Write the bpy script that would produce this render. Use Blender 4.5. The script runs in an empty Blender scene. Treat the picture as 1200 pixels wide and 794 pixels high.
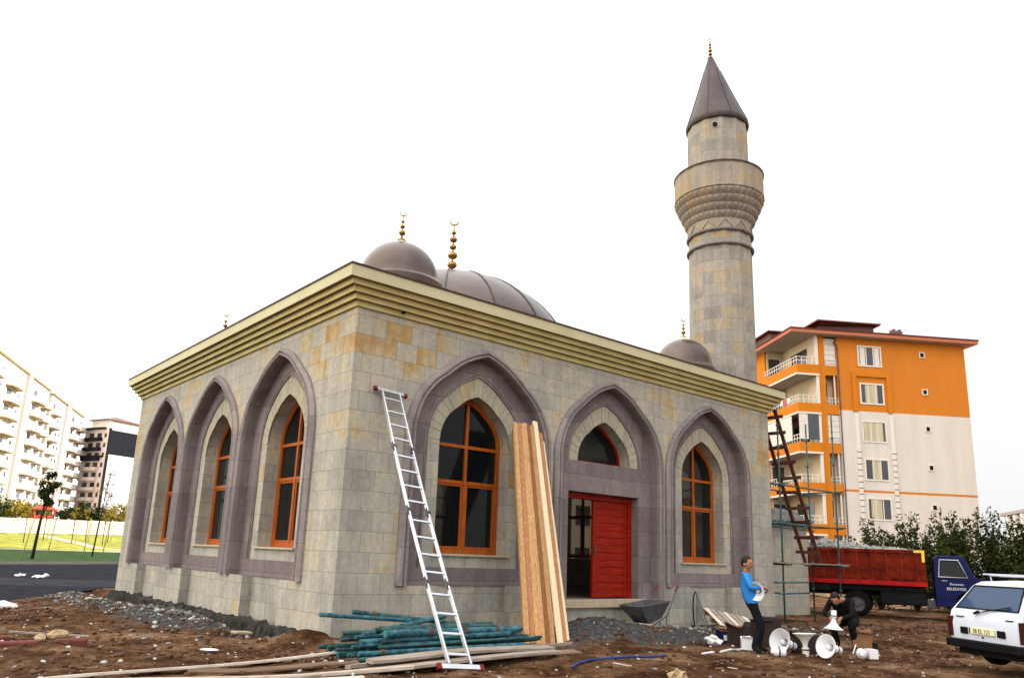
import bpy, bmesh, math, random
from mathutils import Vector, Matrix, noise
from mathutils.geometry import tessellate_polygon
R = math.radians
S = bpy.context.scene
COL = S.collection
random.seed(7)

# ------------------------------------------------------------------ camera
cam = bpy.data.cameras.new('camera'); camo = bpy.data.objects.new('camera', cam); COL.objects.link(camo)
cam.sensor_width = 36; cam.lens = 27.127; cam.shift_y = 0.0389; cam.clip_end = 4000; cam.clip_start = 0.1
_f = Vector((0.62641326, 0.74678446, 0.2234265)); _r = Vector((0.76029356, -0.64857099, 0.03618536)); _u = Vector((-0.17193061, -0.14720274, 0.97404888))
camo.matrix_world = Matrix(((_r.x, _u.x, -_f.x, -6.8085), (_r.y, _u.y, -_f.y, -12.8091), (_r.z, _u.z, -_f.z, 1.6), (0, 0, 0, 1)))
S.camera = camo
# ------------------------------------------------------------------ light
SUN_HEAD, SUN_EL = -17.0, 21.0          # heading measured from +X towards +Y
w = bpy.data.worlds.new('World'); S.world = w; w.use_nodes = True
sky = w.node_tree.nodes.new('ShaderNodeTexSky'); sky.sky_type = 'NISHITA'; sky.sun_disc = False
sky.sun_elevation = R(SUN_EL); sky.sun_rotation = R(90 - SUN_HEAD); sky.dust_density = 4.0; sky.ozone_density = 0.6; sky.air_density = 0.8
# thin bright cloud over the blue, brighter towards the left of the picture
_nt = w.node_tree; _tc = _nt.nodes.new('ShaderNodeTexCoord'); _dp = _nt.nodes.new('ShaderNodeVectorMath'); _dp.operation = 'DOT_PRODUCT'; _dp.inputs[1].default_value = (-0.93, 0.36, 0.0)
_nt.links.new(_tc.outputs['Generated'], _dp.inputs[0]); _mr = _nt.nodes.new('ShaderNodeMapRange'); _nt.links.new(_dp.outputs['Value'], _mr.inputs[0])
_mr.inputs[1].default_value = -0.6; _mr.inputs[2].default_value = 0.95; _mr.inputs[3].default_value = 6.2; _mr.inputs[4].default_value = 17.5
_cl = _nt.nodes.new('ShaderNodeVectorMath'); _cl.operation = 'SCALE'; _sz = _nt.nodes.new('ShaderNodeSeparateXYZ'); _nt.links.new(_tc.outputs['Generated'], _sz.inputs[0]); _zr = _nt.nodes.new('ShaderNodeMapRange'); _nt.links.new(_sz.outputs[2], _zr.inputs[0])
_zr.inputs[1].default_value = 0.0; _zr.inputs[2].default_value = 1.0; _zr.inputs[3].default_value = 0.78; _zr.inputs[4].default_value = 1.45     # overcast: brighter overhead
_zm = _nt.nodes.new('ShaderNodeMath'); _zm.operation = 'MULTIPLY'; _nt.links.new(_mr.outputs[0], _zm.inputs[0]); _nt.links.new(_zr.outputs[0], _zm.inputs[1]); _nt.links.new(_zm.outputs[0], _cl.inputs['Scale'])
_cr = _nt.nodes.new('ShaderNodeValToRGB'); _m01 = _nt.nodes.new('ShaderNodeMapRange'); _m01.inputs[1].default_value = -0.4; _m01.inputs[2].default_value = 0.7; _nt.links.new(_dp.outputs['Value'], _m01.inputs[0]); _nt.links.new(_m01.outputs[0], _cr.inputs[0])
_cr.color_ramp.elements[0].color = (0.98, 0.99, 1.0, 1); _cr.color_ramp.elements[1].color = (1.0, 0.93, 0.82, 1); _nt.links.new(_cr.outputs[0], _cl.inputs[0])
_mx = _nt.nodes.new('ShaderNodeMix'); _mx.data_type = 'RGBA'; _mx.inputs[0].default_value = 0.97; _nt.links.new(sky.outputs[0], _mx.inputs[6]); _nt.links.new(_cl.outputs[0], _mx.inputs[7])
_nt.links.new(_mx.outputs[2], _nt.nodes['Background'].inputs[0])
w.node_tree.nodes['Background'].inputs[1].default_value = 0.10
sl = bpy.data.lights.new('sun', 'SUN'); sl.energy = 5.0; sl.angle = R(0.6); sl.color = (1.0, 0.91, 0.78)
so = bpy.data.objects.new('sun', sl); COL.objects.link(so)
sd = Vector((math.cos(R(SUN_HEAD)) * math.cos(R(SUN_EL)), math.sin(R(SUN_HEAD)) * math.cos(R(SUN_EL)), math.sin(R(SUN_EL))))
so.rotation_euler = sd.to_track_quat('Z', 'Y').to_euler(); so.location = (20, -30, 30)
S.view_settings.view_transform = 'Standard'; S.view_settings.look = 'None'; S.view_settings.gamma = 1.0
S.view_settings.use_curve_mapping = False; S.view_settings.exposure = 0.86
S.cycles.max_bounces = 6; S.cycles.diffuse_bounces = 2; S.cycles.glossy_bounces = 3; S.cycles.transparent_max_bounces = 12
S.cycles.use_denoising = True; S.cycles.caustics_reflective = False; S.cycles.caustics_refractive = False

# ------------------------------------------------------------------ materials
def newmat(name):
    m = bpy.data.materials.new(name); m.use_nodes = True
    nt = m.node_tree; return m, nt, nt.nodes['Principled BSDF']
def nd(nt, t, **k):
    n = nt.nodes.new(t)
    for a, v in k.items():
        if a.startswith('i_'):
            key = a[2:]; n.inputs[int(key) if key.isdigit() else key.replace('_', ' ')].default_value = v
        else: setattr(n, a, v)
    return n
def ramp(nt, stops, interp='LINEAR'):
    r = nt.nodes.new('ShaderNodeValToRGB'); r.color_ramp.interpolation = interp
    e = r.color_ramp.elements
    while len(e) < len(stops): e.new(0.5)
    for i, (p, c) in enumerate(stops):
        e[i].position = p; e[i].color = (c[0], c[1], c[2], 1)
    return r
def mat(name, c, rough=0.6, metal=0.0, var=0.15, scale=6.0, bump=0.0, bscale=None, spec=0.22, c2=None, detail=6.0, stretch=None, orand=0.0):
    m, nt, b = newmat(name)
    tc = nd(nt, 'ShaderNodeTexCoord'); src = tc.outputs['Object']
    if stretch:
        mp = nd(nt, 'ShaderNodeMapping'); mp.inputs['Scale'].default_value = stretch; nt.links.new(src, mp.inputs[0]); src = mp.outputs[0]
    n = nd(nt, 'ShaderNodeTexNoise', i_Scale=scale, i_Detail=detail, i_Roughness=0.6); nt.links.new(src, n.inputs['Vector'])
    a = tuple(max(0, x * (1 - var)) for x in c); d = c2 or tuple(min(1, x * (1 + var)) for x in c)
    r = ramp(nt, [(0.3, a), (0.7, d)]); nt.links.new(n.outputs['Fac'], r.inputs[0]); co = r.outputs[0]
    if orand:
        oi = nd(nt, 'ShaderNodeObjectInfo'); rr = ramp(nt, [(0, (1 - orand, 1 - orand * 1.2, 1 - orand * 1.4)), (.5, (1, 1, 1)), (1, (1 + orand * .5, 1 + orand * .5, 1 + orand * .4))]); nt.links.new(oi.outputs['Random'], rr.inputs[0])
        mo = nd(nt, 'ShaderNodeMix', data_type='RGBA', blend_type='MULTIPLY'); mo.inputs[0].default_value = 1; nt.links.new(co, mo.inputs[6]); nt.links.new(rr.outputs[0], mo.inputs[7]); co = mo.outputs[2]
    nt.links.new(co, b.inputs['Base Color'])
    b.inputs['Roughness'].default_value = rough; b.inputs['Metallic'].default_value = metal
    b.inputs['Specular IOR Level'].default_value = spec
    if bump:
        n2 = nd(nt, 'ShaderNodeTexNoise', i_Scale=bscale or scale * 4, i_Detail=8.0); nt.links.new(src, n2.inputs['Vector'])
        bp = nd(nt, 'ShaderNodeBump', i_Strength=bump, i_Distance=0.02); nt.links.new(n2.outputs['Fac'], bp.inputs['Height']); nt.links.new(bp.outputs[0], b.inputs['Normal'])
    return m
def stone(name, stops, bw, bh, mode='box', mortar=(0.16, 0.145, 0.12), msize=0.006, patch=0.5, use_tone=False, bump=0.35, offz=0.0, rad=1.15, freq=0.45, high=False):
    """coursed ashlar: each block its own tint, ochre staining in patches"""
    m, nt, b = newmat(name); L = nt.links.new
    tc = nd(nt, 'ShaderNodeTexCoord'); sx = nd(nt, 'ShaderNodeSeparateXYZ'); L(tc.outputs['Object'], sx.inputs[0])
    if mode == 'cyl':
        at = nd(nt, 'ShaderNodeMath', operation='ARCTAN2'); L(sx.outputs[1], at.inputs[0]); L(sx.outputs[0], at.inputs[1])
        mu = nd(nt, 'ShaderNodeMath', operation='MULTIPLY'); L(at.outputs[0], mu.inputs[0]); mu.inputs[1].default_value = rad; uo = mu.outputs[0]
    else:
        g = nd(nt, 'ShaderNodeNewGeometry'); sn = nd(nt, 'ShaderNodeSeparateXYZ'); L(g.outputs['True Normal'], sn.inputs[0])
        ab = nd(nt, 'ShaderNodeMath', operation='ABSOLUTE'); L(sn.outputs[0], ab.inputs[0])
        gt = nd(nt, 'ShaderNodeMath', operation='GREATER_THAN'); L(ab.outputs[0], gt.inputs[0]); gt.inputs[1].default_value = 0.6
        mx = nd(nt, 'ShaderNodeMix', data_type='FLOAT'); L(gt.outputs[0], mx.inputs[0]); L(sx.outputs[0], mx.inputs[2]); L(sx.outputs[1], mx.inputs[3]); uo = mx.outputs[0]
    cb = nd(nt, 'ShaderNodeCombineXYZ'); L(uo, cb.inputs[0]); L(sx.outputs[2], cb.inputs[1])
    ad = nd(nt, 'ShaderNodeVectorMath', operation='ADD'); L(cb.outputs[0], ad.inputs[0]); ad.inputs[1].default_value = (40.13, 20 + offz, 0)
    # wobble a little so that courses are not ruler-straight
    wn = nd(nt, 'ShaderNodeTexNoise', i_Scale=1.3, i_Detail=2.0); L(ad.outputs[0], wn.inputs['Vector'])
    ws = nd(nt, 'ShaderNodeVectorMath', operation='SCALE'); L(wn.outputs['Color'], ws.inputs[0]); ws.inputs['Scale'].default_value = 0.02
    av = nd(nt, 'ShaderNodeVectorMath', operation='ADD'); L(ad.outputs[0], av.inputs[0]); L(ws.outputs[0], av.inputs[1])
    br = nd(nt, 'ShaderNodeTexBrick'); L(av.outputs[0], br.inputs['Vector']); br.offset = 0.43; br.offset_frequency = 2; br.squash = 1.25; br.squash_frequency = 3
    br.inputs['Color1'].default_value = (0, 0, 0, 1); br.inputs['Color2'].default_value = (1, 1, 1, 1); br.inputs['Mortar'].default_value = (0.5, 0.5, 0.5, 1)
    for k, v in (('Scale', 1.0), ('Mortar Size', msize), ('Mortar Smooth', 0.3), ('Bias', 0.0), ('Brick Width', bw), ('Row Height', bh)): br.inputs[k].default_value = v
    pn = nd(nt, 'ShaderNodeTexNoise', i_Scale=freq, i_Detail=3.0, i_Roughness=0.55); L(ad.outputs[0], pn.inputs['Vector'])
    ps = nd(nt, 'ShaderNodeMapRange'); L(pn.outputs['Fac'], ps.inputs[0]); ps.inputs[1].default_value = 0.32; ps.inputs[2].default_value = 0.68; ps.inputs[3].default_value = 0; ps.inputs[4].default_value = 1
    sep = nd(nt, 'ShaderNodeSeparateColor'); L(br.outputs['Color'], sep.inputs[0]); base = sep.outputs[0]
    if use_tone:
        at2 = nd(nt, 'ShaderNodeAttribute', attribute_name='tone'); base = at2.outputs['Fac']
    mixp = nd(nt, 'ShaderNodeMix', data_type='FLOAT'); mixp.inputs[0].default_value = patch; L(base, mixp.inputs[2]); L(ps.outputs[0], mixp.inputs[3])
    fac = mixp.outputs[0]
    if mode == 'box' and not use_tone and high:
        hz = nd(nt, 'ShaderNodeMapRange'); L(sx.outputs[2], hz.inputs[0]); hz.inputs[1].default_value = 1.5; hz.inputs[2].default_value = 4.6; hz.inputs[3].default_value = -0.16; hz.inputs[4].default_value = 0.05
        ha = nd(nt, 'ShaderNodeMath', operation='ADD'); L(fac, ha.inputs[0]); L(hz.outputs[0], ha.inputs[1]); fac = ha.outputs[0]
    # soft natural veining across each block, so that a block is not one flat tint
    vn = nd(nt, 'ShaderNodeTexNoise', i_Scale=2.3, i_Detail=5.0, i_Roughness=0.6, i_Distortion=0.8); L(tc.outputs['Object'], vn.inputs['Vector'])
    vr = nd(nt, 'ShaderNodeMapRange'); L(vn.outputs['Fac'], vr.inputs[0]); vr.inputs[1].default_value = 0.3; vr.inputs[2].default_value = 0.7; vr.inputs[3].default_value = -0.16; vr.inputs[4].default_value = 0.16
    va = nd(nt, 'ShaderNodeMath', operation='ADD'); L(fac, va.inputs[0]); L(vr.outputs[0], va.inputs[1])
    rp = ramp(nt, stops); L(va.outputs[0], rp.inputs[0])
    # grain and vertical streaks inside the blocks
    gn = nd(nt, 'ShaderNodeTexNoise', i_Scale=9.0, i_Detail=8.0, i_Roughness=0.7); L(tc.outputs['Object'], gn.inputs['Vector'])
    gr = nd(nt, 'ShaderNodeMapRange'); L(gn.outputs['Fac'], gr.inputs[0]); gr.inputs[1].default_value = 0.25; gr.inputs[2].default_value = 0.75; gr.inputs[3].default_value = 0.78; gr.inputs[4].default_value = 1.18
    mpv = nd(nt, 'ShaderNodeMapping'); mpv.inputs['Scale'].default_value = (3.0, 3.0, 0.35); L(tc.outputs['Object'], mpv.inputs[0])
    sn2 = nd(nt, 'ShaderNodeTexNoise', i_Scale=1.6, i_Detail=5.0); L(mpv.outputs[0], sn2.inputs['Vector'])
    sr = nd(nt, 'ShaderNodeMapRange'); L(sn2.outputs['Fac'], sr.inputs[0]); sr.inputs[1].default_value = 0.3; sr.inputs[2].default_value = 0.7; sr.inputs[3].default_value = 0.86; sr.inputs[4].default_value = 1.1
    mm = nd(nt, 'ShaderNodeMath', operation='MULTIPLY'); L(gr.outputs[0], mm.inputs[0]); L(sr.outputs[0], mm.inputs[1])
    sc = nd(nt, 'ShaderNodeVectorMath', operation='SCALE'); L(rp.outputs[0], sc.inputs[0]); L(mm.outputs[0], sc.inputs['Scale'])
    mo = nd(nt, 'ShaderNodeMix', data_type='RGBA'); L(sc.outputs[0], mo.inputs[6]); mo.inputs[7].default_value = (*mortar, 1)
    if use_tone: mo.inputs[0].default_value = 0
    else:
        mfac = nd(nt, 'ShaderNodeMath', operation='MULTIPLY'); L(br.outputs['Fac'], mfac.inputs[0]); mfac.inputs[1].default_value = 0.75; L(mfac.outputs[0], mo.inputs[0])
    L(mo.outputs[2], b.inputs['Base Color']); b.inputs['Roughness'].default_value = 0.9; b.inputs['Specular IOR Level'].default_value = 0.2
    bp = nd(nt, 'ShaderNodeBump', i_Strength=bump, i_Distance=0.012); 
    hm = nd(nt, 'ShaderNodeMath', operation='SUBTRACT'); L(gn.outputs['Fac'], hm.inputs[0]); L(br.outputs['Fac'], hm.inputs[1]) if not use_tone else None
    L(hm.outputs[0], bp.inputs['Height']); L(bp.outputs[0], b.inputs['Normal'])
    return m
def glassmat(name, tint=(0.02, 0.025, 0.03), clear=0.5):
    m, nt, b = newmat(name); L = nt.links.new
    b.inputs['Base Color'].default_value = (*tint, 1); b.inputs['Roughness'].default_value = 0.06; b.inputs['Specular IOR Level'].default_value = 0.22
    n = nd(nt, 'ShaderNodeTexNoise', i_Scale=1.2); tc = nd(nt, 'ShaderNodeTexCoord'); L(tc.outputs['Object'], n.inputs['Vector'])
    bp = nd(nt, 'ShaderNodeBump', i_Strength=0.06, i_Distance=0.05); L(n.outputs['Fac'], bp.inputs['Height']); L(bp.outputs[0], b.inputs['Normal'])
    t = nd(nt, 'ShaderNodeBsdfTransparent'); mx = nd(nt, 'ShaderNodeMixShader'); mx.inputs[0].default_value = clear
    L(b.outputs[0], mx.inputs[1]); L(t.outputs[0], mx.inputs[2]); L(mx.outputs[0], nt.nodes['Material Output'].inputs['Surface'])
    return m
GREY = [(0.0, (0.30, 0.29, 0.265)), (0.30, (0.37, 0.355, 0.315)), (0.52, (0.41, 0.39, 0.335)), (0.66, (0.45, 0.405, 0.315)), (0.80, (0.46, 0.35, 0.20)), (0.95, (0.41, 0.27, 0.12))]
M = {}
M['ashlar'] = stone('ashlar_stone', GREY, 0.48, 0.372, patch=0.58, mortar=(0.17, 0.155, 0.13), msize=0.006, high=True)
M['vous'] = stone('voussoir_stone', [(0, (0.34, 0.315, 0.25)), (0.55, (0.42, 0.39, 0.30)), (0.75, (0.44, 0.36, 0.21)), (1, (0.40, 0.29, 0.14))], 0.5, 0.37, use_tone=True, patch=0.25)
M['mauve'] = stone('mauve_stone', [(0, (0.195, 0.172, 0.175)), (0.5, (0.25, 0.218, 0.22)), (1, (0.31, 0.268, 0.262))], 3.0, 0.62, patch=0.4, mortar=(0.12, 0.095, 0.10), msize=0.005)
M['mauve_shade'] = stone('mauve_stone_recess_shade', [(0, (0.15, 0.125, 0.13)), (0.5, (0.20, 0.168, 0.172)), (1, (0.25, 0.21, 0.21))], 3.0, 0.62, patch=0.4, mortar=(0.07, 0.055, 0.06), msize=0.006)  # deeper mauve for the recesses, with part of their shade in the colour
M['minaret'] = stone('minaret_stone', [(0, (0.25, 0.23, 0.215)), (0.3, (0.32, 0.30, 0.275)), (0.6, (0.37, 0.345, 0.30)), (0.78, (0.40, 0.33, 0.235)), (0.95, (0.40, 0.28, 0.17))], 0.62, 0.42, mode='cyl', patch=0.4, freq=0.8)
M['minaret_plain'] = stone('minaret_carved_stone', [(0, (0.30, 0.26, 0.22)), (0.45, (0.36, 0.31, 0.26)), (0.7, (0.40, 0.31, 0.21)), (1, (0.44, 0.28, 0.14))], 0.44, 3.0, mode='cyl', patch=0.7, rad=1.68, freq=0.7, msize=0.004)
M['rough'] = mat('dark_rubble_concrete', (0.018, 0.016, 0.015), 0.95, var=0.6, scale=5, bump=1.0, bscale=14, c2=(0.06, 0.055, 0.05))
M['cornice'] = mat('ochre_painted_cornice', (0.52, 0.43, 0.16), 0.75, var=0.14, scale=1.6, c2=(0.62, 0.54, 0.27), stretch=(1, 1, 2.5))
M['fascia'] = mat('pale_cornice_fascia', (0.56, 0.52, 0.33), 0.7, var=0.08, scale=1.0)
M['rim'] = mat('brown_roof_edge', (0.06, 0.035, 0.025), 0.5)
M['lead'] = mat('brown_lead_sheet', (0.105, 0.080, 0.073), 0.30, spec=0.5, metal=0.75, var=0.25, scale=1.2, bump=0.15, bscale=3)
M['leaddark'] = mat('dark_lead_sheet', (0.085, 0.068, 0.072), 0.45, metal=0.4, var=0.25, scale=1.6, bump=0.1, bscale=6)
M['leadseam'] = mat('dark_seam', (0.06, 0.05, 0.05), 0.5, metal=0.4)
M['gold'] = mat('gilded_metal', (0.36, 0.20, 0.055), 0.35, metal=0.85, var=0.2, scale=20)
M['frame'] = mat('varnished_orange_wood', (0.37, 0.085, 0.012), 0.45, spec=0.15, var=0.25, scale=3, stretch=(8, 8, 1.0))
M['doorwood'] = mat('red_varnished_wood', (0.26, 0.013, 0.005), 0.45, spec=0.10, var=0.4, scale=2.2, stretch=(1.0, 1.0, 9))
M['glass'] = glassmat('window_glass', (0.006, 0.009, 0.010), 0.16)
M['plaster'] = mat('interior_plaster', (0.22, 0.20, 0.17), 0.9)
M['floor'] = mat('interior_floor', (0.12, 0.09, 0.07), 0.8)
M['sill'] = mat('pale_stone_sill', (0.45, 0.36, 0.26), 0.7, bump=0.1)
M['alu'] = mat('aluminium', (0.62, 0.64, 0.70), 0.35, metal=0.75, var=0.1, scale=10)
M['black'] = mat('black_plastic', (0.008, 0.008, 0.009), 0.6, var=0.2, spec=0.1)
M['redplastic'] = mat('red_plastic_cap', (0.16, 0.015, 0.015), 0.6)
M['pine'] = mat('fresh_pine', (0.52, 0.27, 0.11), 0.65, var=0.35, scale=3.2, stretch=(14, 14, 0.3), c2=(0.68, 0.42, 0.21), orand=0.35)
M['pinepale'] = mat('pale_pine_face', (0.80, 0.66, 0.45), 0.65, var=0.1, scale=3.2, stretch=(14, 14, 0.3))
M['pinered'] = mat('reddish_pine_edge', (0.42, 0.21, 0.10), 0.7, var=0.35, scale=3.2, stretch=(14, 14, 0.3), orand=0.4)
M['oldwood'] = mat('weathered_grey_board', (0.30, 0.25, 0.215), 0.85, var=0.35, scale=2.5, stretch=(1.2, 9, 9), bump=0.3, orand=0.3)
M['oldwood2'] = mat('brown_weathered_board', (0.20, 0.14, 0.10), 0.85, var=0.4, scale=2.5, stretch=(1.2, 9, 9), bump=0.3, orand=0.3)
M['palewood'] = mat('bleached_board', (0.55, 0.49, 0.43), 0.8, var=0.25, scale=2.5, stretch=(1.2, 9, 9), bump=0.2, orand=0.25)
M['teal'] = mat('chipped_teal_paint', (0.012, 0.06, 0.10), 0.5, var=0.6, scale=9, bump=0.5, c2=(0.06, 0.20, 0.26), orand=0.45)
M['teal2'] = mat('dark_green_paint', (0.012, 0.035, 0.038), 0.55, var=0.5, scale=7, bump=0.3, c2=(0.05, 0.14, 0.14), orand=0.4)
M['tealscaf'] = mat('scaffold_green_paint', (0.03, 0.085, 0.095), 0.5, var=0.4, scale=5, c2=(0.06, 0.16, 0.17))
M['rust'] = mat('rusty_steel', (0.10, 0.05, 0.035), 0.8, var=0.5, scale=12)
M['ladderwood'] = mat('dark_red_brown_timber', (0.085, 0.035, 0.028), 0.8, var=0.4, scale=3, stretch=(6, 6, 1), orand=0.4)
M['steelgrey'] = mat('dull_grey_steel', (0.10, 0.10, 0.11), 0.6, metal=0.3, var=0.4, scale=6)
M['cardboard'] = mat('cardboard', (0.25, 0.13, 0.07), 0.85, var=0.2, orand=0.3)
M['darkcard'] = mat('dark_carton', (0.035, 0.022, 0.02), 0.8, var=0.4)
M['white'] = mat('white_plastic', (0.78, 0.79, 0.84), 0.4, var=0.05)
M['whitecar'] = mat('white_car_paint', (0.62, 0.68, 0.80), 0.25, var=0.05)
M['creamplastic'] = mat('cream_plastic', (0.62, 0.62, 0.58), 0.45, var=0.08)
M['rubber'] = mat('tyre_rubber', (0.008, 0.008, 0.008), 0.9, var=0.3, spec=0.05)
M['truckred'] = mat('faded_red_truck_paint', (0.11, 0.005, 0.003), 0.6, var=0.45, scale=2.5, c2=(0.22, 0.022, 0.006), spec=0.08)
M['truckblue'] = mat('dark_blue_cab_paint', (0.004, 0.008, 0.07), 0.4, var=0.3, spec=0.12)
M['yellow'] = mat('yellow_reflective_tape', (0.85, 0.62, 0.06), 0.4, var=0.05)
M['orangewall'] = None

# ------------------------------------------------------------------ helpers
class MB:
    def __init__(s): s.v = []; s.f = []; s.m = []
    def add(s, vs, fs, mi=0):
        o = len(s.v); s.v += [Vector(v) for v in vs]; s.f += [tuple(i + o for i in f) for f in fs]; s.m += [mi] * len(fs); return s
    def box(s, a, b, mi=0, mtx=None):
        x0, y0, z0 = a; x1, y1, z1 = b
        vs = [Vector(v) for v in ((x0, y0, z0), (x1, y0, z0), (x1, y1, z0), (x0, y1, z0), (x0, y0, z1), (x1, y0, z1), (x1, y1, z1), (x0, y1, z1))]
        if mtx: vs = [mtx @ v for v in vs]
        return s.add(vs, [(0, 3, 2, 1), (4, 5, 6, 7), (0, 1, 5, 4), (1, 2, 6, 5), (2, 3, 7, 6), (3, 0, 4, 7)], mi)
    def beam(s, a, b, w_, h, up=(0, 0, 1), mi=0):
        a = Vector(a); b = Vector(b); d = (b - a); L = d.length; d.normalize(); up = Vector(up)
        sd_ = d.cross(up)
        if sd_.length < 1e-4: sd_ = d.cross(Vector((1, 0, 0)))
        sd_.normalize(); u2 = sd_.cross(d)
        m = Matrix(((d.x, sd_.x, u2.x, a.x), (d.y, sd_.y, u2.y, a.y), (d.z, sd_.z, u2.z, a.z), (0, 0, 0, 1)))
        return s.box((0, -w_ / 2, -h / 2), (L, w_ / 2, h / 2), mi, m)
    def tube(s, pts, rad, n=8, mi=0, cap=True):
        pts = [Vector(p) for p in pts]; rs = rad if isinstance(rad, (list, tuple)) else [rad] * len(pts)
        rings = []; ref = None
        for i, p in enumerate(pts):
            t = (pts[min(i + 1, len(pts) - 1)] - pts[max(i - 1, 0)]).normalized()
            if ref is None: ref = t.orthogonal().normalized()
            ref = (ref - t * ref.dot(t)).normalized(); b2 = t.cross(ref)
            rings.append([p + (ref * math.cos(2 * math.pi * k / n) + b2 * math.sin(2 * math.pi * k / n)) * rs[i] for k in range(n)])
        o = [v for r_ in rings for v in r_]; fs = []
        for i in range(len(pts) - 1):
            for k in range(n): fs.append((i * n + k, i * n + (k + 1) % n, (i + 1) * n + (k + 1) % n, (i + 1) * n + k))
        if cap: fs.append(tuple(range(n - 1, -1, -1))); fs.append(tuple((len(pts) - 1) * n + k for k in range(n)))
        return s.add(o, fs, mi)
    def lathe(s, prof, n=24, mi=0, origin=(0, 0, 0), axis=(0, 0, 1), phase=0.0, shear=None):
        ax = Vector(axis).normalized(); q = Vector((0, 0, 1)).rotation_difference(ax); o = Vector(origin); vs = []; fs = []
        for j, (r_, z) in enumerate(prof):
            for k in range(n):
                a = 2 * math.pi * k / n + phase; vs.append(o + q @ Vector((r_ * math.cos(a), r_ * math.sin(a), z)))
        for j in range(len(prof) - 1):
            for k in range(n): fs.append((j * n + k, j * n + (k + 1) % n, (j + 1) * n + (k + 1) % n, (j + 1) * n + k))
        return s.add(vs, fs, mi)
    def poly(s, loops, fn, mi=0):
        """loops of 2-D points (outer first), fn maps (u,z) to 3-D"""
        l3 = [[Vector((p[0], p[1], 0)) for p in l] for l in loops]; flat = [p for l in loops for p in l]
        tr = tessellate_polygon(l3); return s.add([fn(*p) for p in flat], [tuple(t) for t in tr], mi)
    def strip(s, A, B, mi=0, closed=False):
        n = len(A); rng = range(n if closed else n - 1)
        return s.add(list(A) + list(B), [(i, (i + 1) % n, n + (i + 1) % n, n + i) for i in rng], mi)
    def build(s, name, mats, parent=None, smooth=False, bevel=0.0, loc=None, clean=False):
        me = bpy.data.meshes.new(name); me.from_pydata([tuple(v) for v in s.v], [], s.f)
        for mm in (mats if isinstance(mats, (list, tuple)) else [mats]): me.materials.append(mm)
        for p, mi in zip(me.polygons, s.m): p.material_index = mi; p.use_smooth = bool(smooth)
        if clean:
            bm = bmesh.new(); bm.from_mesh(me); bmesh.ops.remove_doubles(bm, verts=bm.verts, dist=1e-4); bmesh.ops.recalc_face_normals(bm, faces=bm.faces); bm.to_mesh(me); bm.free()
        me.update(); o = bpy.data.objects.new(name, me); COL.objects.link(o)
        if loc: o.location = loc
        if parent: o.parent = parent
        if smooth == 'auto':
            for p in me.polygons: p.use_smooth = True
            try: me.set_sharp_from_angle(angle=R(35))
            except Exception: pass
        if bevel:
            bv = o.modifiers.new('bevel', 'BEVEL'); bv.width = bevel; bv.segments = 1; bv.limit_method = 'ANGLE'
        return o
def tag(o, label=None, cat=None, group=None, kind=None):
    if label: o['label'] = label
    if cat: o['category'] = cat
    if group: o['group'] = group
    if kind: o['kind'] = kind
    return o
def empty(name, loc=(0, 0, 0), rz=0.0, label=None, cat=None, group=None):
    o = bpy.data.objects.new(name, None); COL.objects.link(o); o.location = loc; o.rotation_euler = (0, 0, rz)
    o.empty_display_size = 0.2; return tag(o, label, cat, group)
def copy_tree(o, parent=None):
    c = o.copy(); COL.objects.link(c); c.parent = parent
    for ch in [x for x in bpy.data.objects if x.parent == o]: copy_tree(ch, c)
    return c
def textmesh(name, txt, size, mtx, m, parent=None, depth=0.004):
    cu = bpy.data.curves.new(name, 'FONT'); cu.body = txt; cu.size = size; cu.extrude = depth; cu.align_x = 'CENTER'
    t = bpy.data.objects.new('tmp_text', cu); COL.objects.link(t)
    me = bpy.data.meshes.new_from_object(t.evaluated_get(bpy.context.evaluated_depsgraph_get())); me.name = name
    bpy.data.objects.remove(t); me.materials.clear(); me.materials.append(m); me.transform(mtx)
    o = bpy.data.objects.new(name, me); COL.objects.link(o)
    if parent: o.parent = parent
    return o
def ss(a, b, x):
    t = max(0.0, min(1.0, (x - a) / (b - a))); return t * t * (3 - 2 * t)
def gauss(x, y, cx, cy, sx, sy, a=0.0):
    ca, sa = math.cos(a), math.sin(a); dx = x - cx; dy = y - cy; u = (dx * ca + dy * sa) / sx; v = (-dx * sa + dy * ca) / sy
    return math.exp(-0.5 * (u * u + v * v))

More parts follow.
